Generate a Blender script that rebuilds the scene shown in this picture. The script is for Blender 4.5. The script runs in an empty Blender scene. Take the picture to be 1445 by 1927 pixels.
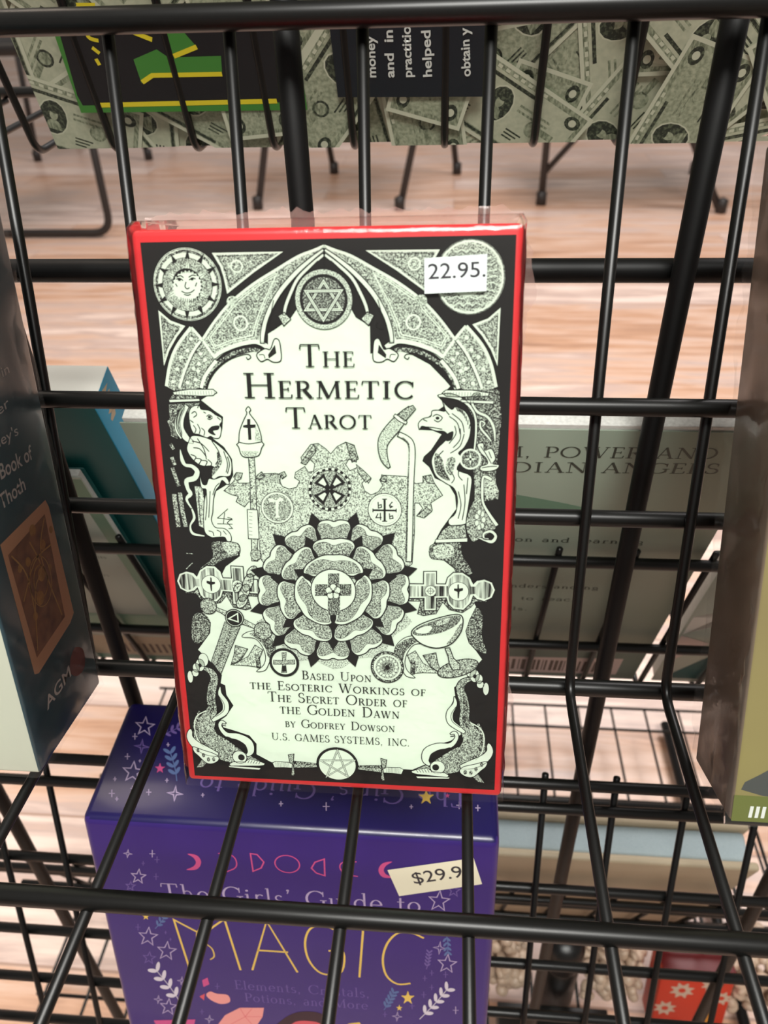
import bpy, bmesh, math, random
from mathutils import Vector, Matrix
scene = bpy.context.scene
COL = scene.collection
# ------------------------------------------------------------------ camera, light, exposure
cam = bpy.data.objects.new('camera', bpy.data.cameras.new('camera'))
COL.objects.link(cam)
RGT = Vector((0.9966135, 0.0783625, -0.0293)); DWN = Vector((0.026003, -0.5868991, -0.809)); FWD = Vector((-0.0780089, 0.8054984, -0.5866))
CAM = Vector((0, 0, .62))
cam.matrix_world = Matrix(((RGT.x, -DWN.x, -FWD.x, CAM.x), (RGT.y, -DWN.y, -FWD.y, CAM.y), (RGT.z, -DWN.z, -FWD.z, CAM.z), (0, 0, 0, 1)))
cam.data.sensor_fit = 'VERTICAL'; cam.data.sensor_height = 36; cam.data.lens = 27.09
cam.data.clip_start = .005; cam.data.clip_end = 50
cam.data.dof.use_dof = True; cam.data.dof.focus_distance = .185; cam.data.dof.aperture_fstop = 25
scene.camera = cam
w = bpy.data.worlds.new('room_light'); scene.world = w; w.use_nodes = True
w.node_tree.nodes['Background'].inputs[0].default_value = (1, .93, .86, 1)
w.node_tree.nodes['Background'].inputs[1].default_value = .32
def area(name, loc, target, sx, sy, power, colour):
    l = bpy.data.lights.new(name, 'AREA'); l.shape = 'RECTANGLE'; l.size = sx; l.size_y = sy; l.energy = power; l.color = colour
    o = bpy.data.objects.new(name, l); COL.objects.link(o); o.location = loc
    o.rotation_euler = (Vector(target) - Vector(loc)).to_track_quat('-Z', 'Y').to_euler(); return o
area('ceiling_light_aisle', (.2, -1.0, 2.5), (0, .16, 1.0), 1.3, .5, 13.4, (1, .99, .94)).data.spread = math.radians(62)
area('ceiling_light_far', (.7, 2.2, 2.6), (.3, 1.8, 0), 1.6, .7, 58, (1, .95, .94))
area('ceiling_light_side', (-1.6, 1.4, 2.6), (-.9, 1.9, 0), 1.2, .5, 17, (1, .84, .7))
scene.view_settings.view_transform = 'Standard'; scene.view_settings.look = 'None'
scene.view_settings.gamma = 1; scene.view_settings.exposure = 0; scene.view_settings.use_curve_mapping = False
scene.cycles.max_bounces = 8; scene.cycles.transparent_max_bounces = 24
# ------------------------------------------------------------------ materials
def nt(name):
    m = bpy.data.materials.new(name); m.use_nodes = True
    return m, m.node_tree.nodes, m.node_tree.links, m.node_tree.nodes['Principled BSDF']
def S(c):   # sRGB 0-255 -> linear
    return tuple(((x/255)/12.92 if x <= 10 else ((x/255+.055)/1.055)**2.4) for x in c) + (1,)
def mat(name, c, rough=.5, metal=0, spec=.5, var=0, scale=200, coat=0):
    m, n, l, b = nt(name); c = S(c)
    b.inputs['Base Color'].default_value = c; b.inputs['Roughness'].default_value = rough
    b.inputs['Metallic'].default_value = metal; b.inputs['Specular IOR Level'].default_value = spec
    b.inputs['Coat Weight'].default_value = coat; b.inputs['Coat Roughness'].default_value = .12
    if var:
        tc = n.new('ShaderNodeTexCoord'); t = n.new('ShaderNodeTexNoise'); t.inputs['Scale'].default_value = scale; t.inputs['Detail'].default_value = 4
        mx = n.new('ShaderNodeMix'); mx.data_type = 'RGBA'; mx.inputs[6].default_value = tuple(x*(1-var) for x in c[:3])+(1,); mx.inputs[7].default_value = tuple(min(1, x*(1+var)) for x in c[:3])+(1,)
        l.new(tc.outputs['Object'], t.inputs['Vector']); l.new(t.outputs['Fac'], mx.inputs[0]); l.new(mx.outputs[2], b.inputs['Base Color'])
    return m
def speckle(name, a, bcol, scale, thr, sharp=.12, stretch=None, rough=.4):
    # ink dots or hatching on paper: a tight threshold on fine noise
    m, n, l, b = nt(name); b.inputs['Roughness'].default_value = rough
    tc = n.new('ShaderNodeTexCoord'); mp = n.new('ShaderNodeMapping'); mp.inputs['Scale'].default_value = stretch or (1, 1, 1)
    t = n.new('ShaderNodeTexNoise'); t.inputs['Scale'].default_value = scale; t.inputs['Detail'].default_value = 1.5; t.inputs['Roughness'].default_value = .6
    r = n.new('ShaderNodeMapRange'); r.inputs['From Min'].default_value = thr-sharp/2; r.inputs['From Max'].default_value = thr+sharp/2
    mx = n.new('ShaderNodeMix'); mx.data_type = 'RGBA'; mx.inputs[6].default_value = S(a); mx.inputs[7].default_value = S(bcol)
    l.new(tc.outputs['Object'], mp.inputs[0]); l.new(mp.outputs[0], t.inputs['Vector']); l.new(t.outputs['Fac'], r.inputs['Value'])
    l.new(r.outputs[0], mx.inputs[0]); l.new(mx.outputs[2], b.inputs['Base Color'])
    return m
M = {}
M['wire'] = mat('black_wire_coating', (13, 13, 12), .36, spec=.38, var=.3, scale=900)
M['rod'] = mat('black_rod_coating', (7, 7, 7), .5, spec=.25, var=.3, scale=700)
M['chair'] = mat('black_chair_paint', (40, 34, 32), .45)
M['red'] = mat('red_card', (206, 42, 46), .38, var=.06, scale=60)
INKC = (26, 25, 24); PAPC = (216, 230, 211)
M['ink'] = mat('black_ink', INKC, .45, spec=.3)
M['paper'] = mat('cream_paper', PAPC, .5, var=.02, scale=900)
M['stip'] = speckle('stippled_ink', INKC, PAPC, 4600, .515, .26)
M['stipd'] = speckle('dense_stippled_ink', INKC, PAPC, 4200, .58, .22)
M['stipl'] = speckle('light_stippled_ink', INKC, PAPC, 4600, .455, .2)
M['hatch'] = speckle('hatched_ink', INKC, PAPC, 1700, .51, .3, (1, 1, .06))
M['white'] = mat('white_label', (226, 234, 232), .5)
M['labelink'] = mat('label_ink', (44, 42, 48), .5)
M['cream_label'] = mat('cream_label', (228, 222, 196), .5)
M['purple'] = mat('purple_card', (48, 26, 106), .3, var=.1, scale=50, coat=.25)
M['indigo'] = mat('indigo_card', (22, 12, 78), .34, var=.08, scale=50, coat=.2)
for k, c in dict(p_lav=(130, 110, 166), p_pink=(196, 74, 128), p_pale=(176, 158, 190), p_yel=(222, 186, 88), p_wht=(206, 196, 206), p_blu=(84, 104, 150), p_sal=(226, 146, 140), p_brn=(52, 28, 40), p_red=(206, 82, 92), p_dim=(104, 84, 146)).items(): M[k] = mat('print_'+k, c, .4)
M['pages'] = speckle('page_edges', (196, 196, 190), (222, 222, 216), 900, .5, .5, (1, 1, 8), .7)
M['teal_dark'] = mat('dark_teal_card', (8, 78, 76), .45)
M['teal_blue'] = mat('bright_blue_card', (28, 134, 168), .45)
M['thoth'] = mat('slate_teal_card', (22, 64, 76), .3, var=.12, scale=40, coat=.3)
M['cream_card'] = mat('cream_card', (200, 204, 186), .4)
M['t_border'] = mat('card_border', (196, 152, 116), .5)
M['t_brown'] = speckle('card_picture_ground', (92, 54, 44), (150, 104, 72), 260, .5, .5)
M['t_gold'] = speckle('card_picture_gold', (128, 84, 46), (186, 142, 72), 400, .5, .5)
M['t_line'] = mat('card_picture_line', (178, 138, 78), .5)
M['t_red'] = mat('maker_red', (112, 40, 36), .5)
M['t_text'] = mat('pale_print', (196, 198, 194), .5)
M['taupe'] = speckle('taupe_card', (96, 82, 66), (124, 108, 90), 60, .5, .8)
M['olive'] = mat('olive_band', (96, 104, 44), .4)
M['yellowgreen'] = speckle('soft_yellow_green', (150, 142, 84), (122, 108, 70), 28, .5, .9)
M['greyblob'] = mat('grey_print', (64, 68, 66), .4)
M['sage'] = speckle('sage_cover', (132, 146, 132), (146, 156, 138), 14, .5, .8, None, .45)
M['sage_light'] = speckle('pale_sage_cover', (176, 186, 172), (188, 194, 180), 14, .5, .8, None, .45)
M['mint'] = mat('mint_band', (104, 146, 122), .45)
M['green_ink'] = mat('dark_green_ink', (52, 62, 52), .5)
M['pale_ink'] = mat('pale_print_grey', (102, 116, 106), .5)
M['beige'] = mat('beige_band', (176, 160, 134), .5)
M['barcode'] = mat('barcode_brown', (92, 74, 64), .5)
M['pinkpale'] = mat('pale_pink_print', (206, 186, 180), .5)
M['offwhite'] = mat('offwhite_paper', (214, 212, 204), .6)
M['m_green'] = mat('bright_green_ink', (66, 130, 52), .42)
M['m_yel'] = mat('yellow_ink', (222, 204, 44), .42)
M['m_blk'] = mat('book_black', (22, 22, 26), .42)
M['m_navy'] = mat('book_navy', (20, 28, 36), .42)
M['m_wht'] = mat('book_white', (214, 218, 212), .45)
M['n_pap'] = speckle('note_paper', (168, 172, 148), (192, 194, 168), 500, .5, .6)
M['n_edge'] = mat('note_edge', (198, 200, 176), .5)
M['n_grn'] = speckle('note_engraving', (104, 112, 90), (164, 170, 144), 1500, .5, .3, (1, 1, .4))
M['n_drk'] = speckle('note_portrait', (40, 46, 38), (92, 100, 80), 1100, .56, .2)
M['n_mid'] = speckle('note_mid', (130, 138, 114), (176, 180, 154), 900, .5, .4)
M['jar'] = mat('black_plastic', (14, 14, 14), .35)
M['dark_box'] = mat('charcoal_card', (48, 50, 46), .5)
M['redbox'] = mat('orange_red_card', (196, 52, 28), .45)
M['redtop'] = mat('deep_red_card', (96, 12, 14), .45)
M['flower'] = mat('grey_flower_print', (196, 172, 152), .5)
M['gold'] = mat('gold_print', (216, 140, 40), .5)
M['teal_pages'] = speckle('blue_grey_page_edges', (150, 166, 172), (172, 186, 190), 900, .5, .5, (1, 8, 1), .7)
M['stone'] = mat('pale_stone', (196, 172, 150), .35, var=.25, scale=120)
M['seat'] = mat('black_vinyl', (30, 28, 28), .5)
M['gloss_black'] = mat('gloss_black', (18, 17, 16), .3)
def film(name, tint, amount, ior=1.3):
    m, n, l, b = nt(name); n.remove(b); out = n['Material Output']
    tr = n.new('ShaderNodeBsdfTransparent'); gl = n.new('ShaderNodeBsdfGlossy'); gl.inputs['Roughness'].default_value = .1; gl.inputs['Color'].default_value = (1, 1, 1, 1)
    df = n.new('ShaderNodeBsdfDiffuse'); df.inputs['Color'].default_value = tint
    fr = n.new('ShaderNodeFresnel'); fr.inputs['IOR'].default_value = ior
    tc = n.new('ShaderNodeTexCoord'); t = n.new('ShaderNodeTexNoise'); t.inputs['Scale'].default_value = 160; t.inputs['Detail'].default_value = 3
    bp_ = n.new('ShaderNodeBump'); bp_.inputs['Strength'].default_value = .25; bp_.inputs['Distance'].default_value = .001
    l.new(tc.outputs['Object'], t.inputs['Vector']); l.new(t.outputs['Fac'], bp_.inputs['Height']); l.new(bp_.outputs[0], gl.inputs['Normal']); l.new(bp_.outputs[0], fr.inputs['Normal'])
    a = n.new('ShaderNodeMixShader'); a.inputs[0].default_value = amount; c = n.new('ShaderNodeMixShader')
    l.new(tr.outputs[0], a.inputs[1]); l.new(df.outputs[0], a.inputs[2]); l.new(fr.outputs[0], c.inputs[0]); l.new(a.outputs[0], c.inputs[1]); l.new(gl.outputs[0], c.inputs[2]); l.new(c.outputs[0], out.inputs['Surface'])
    return m
M['film'] = film('clear_shrink_film', (.8, .8, .78, 1), .004)
M['film_seam'] = film('crumpled_film_seam', (.5, .33, .29, 1), .3, 1.2)  # brownish tint paints in the red carton reflected in and seen through clear film
M['film_haze'] = film('painted_haze_film', (.62, .6, .56, 1), .035, 1.12)  # clean film; the grey diffuse share paints in haze from its reflections
def floor_mat():
    m, n, l, b = nt('wood_plank_floor'); b.inputs['Roughness'].default_value = .34
    tc = n.new('ShaderNodeTexCoord'); br = n.new('ShaderNodeTexBrick')
    br.offset = .37; br.inputs['Scale'].default_value = 1; br.inputs['Brick Width'].default_value = 1.1; br.inputs['Row Height'].default_value = .125; br.inputs['Mortar Size'].default_value = .0012
    br.inputs['Color1'].default_value = (0, 0, 0, 1); br.inputs['Color2'].default_value = (1, 1, 1, 1); br.inputs['Mortar'].default_value = (.5, .5, .5, 1); br.inputs['Bias'].default_value = 0
    l.new(tc.outputs['Object'], br.inputs['Vector'])
    mp = n.new('ShaderNodeMapping'); mp.inputs['Scale'].default_value = (2.2, 22, 1); l.new(tc.outputs['Object'], mp.inputs[0])
    g = n.new('ShaderNodeTexNoise'); g.inputs['Scale'].default_value = 1.6; g.inputs['Detail'].default_value = 6; g.inputs['Roughness'].default_value = .62; g.inputs['Distortion'].default_value = .5
    l.new(mp.outputs[0], g.inputs['Vector'])
    sh = n.new('ShaderNodeMath'); sh.operation = 'MULTIPLY_ADD'; sh.inputs[1].default_value = .3; l.new(br.outputs['Color'], sh.inputs[0]); l.new(g.outputs['Fac'], sh.inputs[2])
    rp = n.new('ShaderNodeValToRGB'); e = rp.color_ramp.elements
    e[0].position = .34; e[0].color = S((156, 118, 98)); e[1].position = .98; e[1].color = S((238, 220, 212))
    for p, c in ((.5, (198, 154, 126)), (.6, (214, 180, 160)), (.7, (192, 166, 156)), (.82, (230, 204, 190))): x = e.new(p); x.color = S(c)
    l.new(sh.outputs[0], rp.inputs[0]); 
    mx = n.new('ShaderNodeMix'); mx.data_type = 'RGBA'; mx.inputs[7].default_value = S((164, 132, 116)); l.new(br.outputs['Fac'], mx.inputs[0]); l.new(rp.outputs[0], mx.inputs[6]); l.new(mx.outputs[2], b.inputs['Base Color'])
    return m
M['floor'] = floor_mat()
# ------------------------------------------------------------------ object helpers
def link(name, me, parent=None, mats=()):
    o = bpy.data.objects.new(name, me); COL.objects.link(o)
    for m in mats: me.materials.append(M[m])
    if parent: o.parent = parent
    return o
def thing(name, label, cat, mw, group=None):
    o = bpy.data.objects.new(name, None); COL.objects.link(o); o.empty_display_size = .02
    o.matrix_world = mw; o['label'] = label; o['category'] = cat
    if group: o['group'] = group
    return o
def frame(o, ex, ez):    # local x along ex, z along ez, y into the depth
    ex = Vector(ex).normalized(); ez = Vector(ez).normalized(); ey = ez.cross(ex).normalized()
    return Matrix(((ex.x, ey.x, ez.x, o[0]), (ex.y, ey.y, ez.y, o[1]), (ex.z, ey.z, ez.z, o[2]), (0, 0, 0, 1)))
def lean(o, deg): t = math.radians(deg); return frame(o, (1, 0, 0), (0, math.sin(t), math.cos(t)))
def smooth(me):
    for p in me.polygons: p.use_smooth = True
def tube_bm(bm, pts, r, n=12, cap=True):
    pts = [Vector(p) for p in pts]; rings = []; up = None
    for i, p in enumerate(pts):
        d = (pts[min(i+1, len(pts)-1)] - pts[max(i-1, 0)]).normalized()
        if up is None: up = d.orthogonal().normalized()
        up = (up - up.dot(d)*d).normalized(); sd = d.cross(up)
        rings.append([bm.verts.new(p + r*(math.cos(2*math.pi*k/n)*up + math.sin(2*math.pi*k/n)*sd)) for k in range(n)])
    for a, b in zip(rings, rings[1:]):
        for k in range(n): bm.faces.new((a[k], a[(k+1) % n], b[(k+1) % n], b[k]))
    if cap:
        for ring, end, s in ((rings[0], pts[0]-(pts[1]-pts[0]).normalized()*r*.5, 1), (rings[-1], pts[-1]+(pts[-1]-pts[-2]).normalized()*r*.5, 0)):
            c = bm.verts.new(end)
            for k in range(n): bm.faces.new((ring[(k+1) % n], ring[k], c) if s else (ring[k], ring[(k+1) % n], c))
def fillet(pts, rad, k=5):
    pts = [Vector(p) for p in pts]; o = [pts[0]]
    for a, p, b in zip(pts, pts[1:], pts[2:]):
        d1 = (a-p).normalized(); d2 = (b-p).normalized(); q1 = p+d1*rad; q2 = p+d2*rad
        for i in range(k+1): t = i/k; o.append((1-t)**2*q1 + 2*t*(1-t)*p + t*t*q2)
    o.append(pts[-1]); return o
def tube(name, pts, r, m, parent=None, rad=None, n=12):
    bm = bmesh.new(); tube_bm(bm, fillet(pts, rad) if rad else pts, r, n)
    bmesh.ops.recalc_face_normals(bm, faces=bm.faces)
    me = bpy.data.meshes.new(name); bm.to_mesh(me); bm.free(); smooth(me); return link(name, me, parent, (m,))
def hull_box(name, c, mats, parent=None, bev=.001, seg=3, facemat=None):
    # c: eight corners (bottom front-left, front-right, back-right, back-left, then the same on top)
    bm = bmesh.new(); v = [bm.verts.new(p) for p in c]
    F = [(0, 1, 5, 4), (1, 2, 6, 5), (2, 3, 7, 6), (3, 0, 4, 7), (4, 5, 6, 7), (3, 2, 1, 0)]   # front right back left top bottom
    for i, f in enumerate(F):
        q = bm.faces.new([v[k] for k in f]); q.material_index = facemat[i] if facemat else 0
    if bev: bmesh.ops.bevel(bm, geom=list(bm.edges), offset=bev, segments=seg, profile=.5, affect='EDGES', clamp_overlap=True, material=-1)
    bmesh.ops.recalc_face_normals(bm, faces=bm.faces)
    me = bpy.data.meshes.new(name); bm.to_mesh(me); bm.free(); smooth(me)
    o = link(name, me, parent, mats); return o
def box(name, x0, x1, y0, y1, z0, z1, mats, parent=None, bev=.001, seg=3, facemat=None):
    return hull_box(name, [(x0, y0, z0), (x1, y0, z0), (x1, y1, z0), (x0, y1, z0), (x0, y0, z1), (x1, y0, z1), (x1, y1, z1), (x0, y1, z1)], mats, parent, bev, seg, facemat)
# ------------------------------------------------------------------ flat print: polygons and pen strokes laid on a face
def spl(P, closed, k=4):
    n = len(P); o = []
    for i in range(n if closed else n-1):
        if closed: p0, p1, p2, p3 = P[i-1], P[i], P[(i+1) % n], P[(i+2) % n]
        else: p0, p1, p2, p3 = P[max(0, i-1)], P[i], P[i+1], P[min(n-1, i+2)]
        for j in range(k):
            t = j/k; o.append(tuple(.5*((2*b)+(-a+c)*t+(2*a-5*b+4*c-d)*t*t+(-a+3*b-3*c+d)*t**3) for a, b, c, d in zip(p0, p1, p2, p3)))
    if not closed: o.append(P[-1])
    return o
class Print:     # local millimetres: u along x, v along z, thickness towards -y
    def __init__(s, eps=.00002): s.V = []; s.F = []; s.MI = []; s.eps = eps
    def poly(s, P, m, l):
        b = len(s.V); s.V += [(u/1000, -l*s.eps, v/1000) for u, v in P]
        a = sum(P[i-1][0]*P[i][1]-P[i][0]*P[i-1][1] for i in range(len(P)))
        idx = list(range(b, b+len(P))); s.F.append(idx if a > 0 else idx[::-1]); s.MI.append(m)
    def stroke(s, P, m, l, w, closed=False):
        n = len(P)
        if n < 2: return
        W = w if isinstance(w, list) else [w]*n; A = []
        for i, p in enumerate(P):
            q = P[(i-1) % n] if closed or i else p; r = P[(i+1) % n] if closed or i < n-1 else p
            dx, dy = r[0]-q[0], r[1]-q[1]; d = math.hypot(dx, dy) or 1
            if (closed or 0 < i < n-1):   # keep the width at sharp turns
                d1 = (p[0]-q[0], p[1]-q[1]); d2 = (r[0]-p[0], r[1]-p[1]); n1 = math.hypot(*d1) or 1; n2 = math.hypot(*d2) or 1
                cs = (d1[0]*d2[0]+d1[1]*d2[1])/n1/n2; f = 1/max(.45, math.sqrt(max(0, (1+cs)/2)))
                dx, dy = d1[0]/n1+d2[0]/n2, d1[1]/n1+d2[1]/n2; d = math.hypot(dx, dy) or 1
            else: f = 1
            nx, ny = -dy/d*W[i]/2*f, dx/d*W[i]/2*f; A.append(((p[0]+nx, p[1]+ny), (p[0]-nx, p[1]-ny)))
        b = len(s.V)
        for x, y in A: s.V += [(x[0]/1000, -l*s.eps, x[1]/1000), (y[0]/1000, -l*s.eps, y[1]/1000)]
        for i in range(n if closed else n-1):
            j = (i+1) % n; s.F.append((b+2*i, b+2*i+1, b+2*j+1, b+2*j)); s.MI.append(m)
    def item(s, t, axis=None):
        h, a, *fl = t.split('|'); k, sm = h[0], h[1] == 'S'; m, l, wd, om = h[2:].split(); m, l, om = int(m), int(l), int(om); wd = int(wd)/100
        c = [int(x)/50 for x in a.split()]
        def draw(f):
            if k in 'PCOL':
                P = [f(c[i], c[i+1]) for i in range(0, len(c), 2)]
                if sm: P = spl(P, k != 'L')
                if k in 'PO': s.poly(P, m, l)
                if k == 'C': s.stroke(P, m, l, wd*1.2, True)
                if k == 'O': s.stroke(P, om, l+1, wd*1.3, True)
                if k == 'L': s.stroke(P, m, l, wd*1.2)
            elif k in 'ER':
                n = 40 if c[2] > 1 else 14; P = [f(c[0]+c[2]*math.cos(2*math.pi*i/n), c[1]+c[3]*math.sin(2*math.pi*i/n)) for i in range(n)]
                s.poly(P, m, l) if k == 'E' else s.stroke(P, m, l, wd, True)
            elif k == 'F':
                P = spl([(c[i], c[i+1], c[i+2]) for i in range(0, len(c), 3)], False); L = []; R = []
                for i, p in enumerate(P):
                    q = P[max(0, i-1)]; r = P[min(len(P)-1, i+1)]; dx, dy = r[0]-q[0], r[1]-q[1]; d = math.hypot(dx, dy) or 1
                    L.append(f(p[0]-dy/d*p[2]/2, p[1]+dx/d*p[2]/2)); R.append(f(p[0]+dy/d*p[2]/2, p[1]-dx/d*p[2]/2))
                b = len(s.V)
                for x, y in zip(L, R): s.V += [(x[0]/1000, -l*s.eps, x[1]/1000), (y[0]/1000, -l*s.eps, y[1]/1000)]
                for i in range(len(L)-1): s.F.append((b+2*i, b+2*i+1, b+2*i+3, b+2*i+2)); s.MI.append(m)
                if om >= 0: s.stroke(L+R[::-1], om, l+1, wd*1.3, True)
        if fl != ['n']: draw(lambda u, v: (u, v))
        if fl and axis:
            ax = lambda v: axis[0][0]+(axis[1][0]-axis[0][0])*(v-axis[0][1])/(axis[1][1]-axis[0][1])
            draw(lambda u, v: (2*ax(v)-u, v))
    def build(s, name, mats, parent, off=(0, 0, 0), mw=None):
        me = bpy.data.meshes.new(name); me.from_pydata(s.V, [], s.F)
        for p, m in zip(me.polygons, s.MI): p.material_index = m
        o = link(name, me, parent, mats)
        if mw is not None: o.matrix_local = mw
        else: o.location = off
        return o
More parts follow.
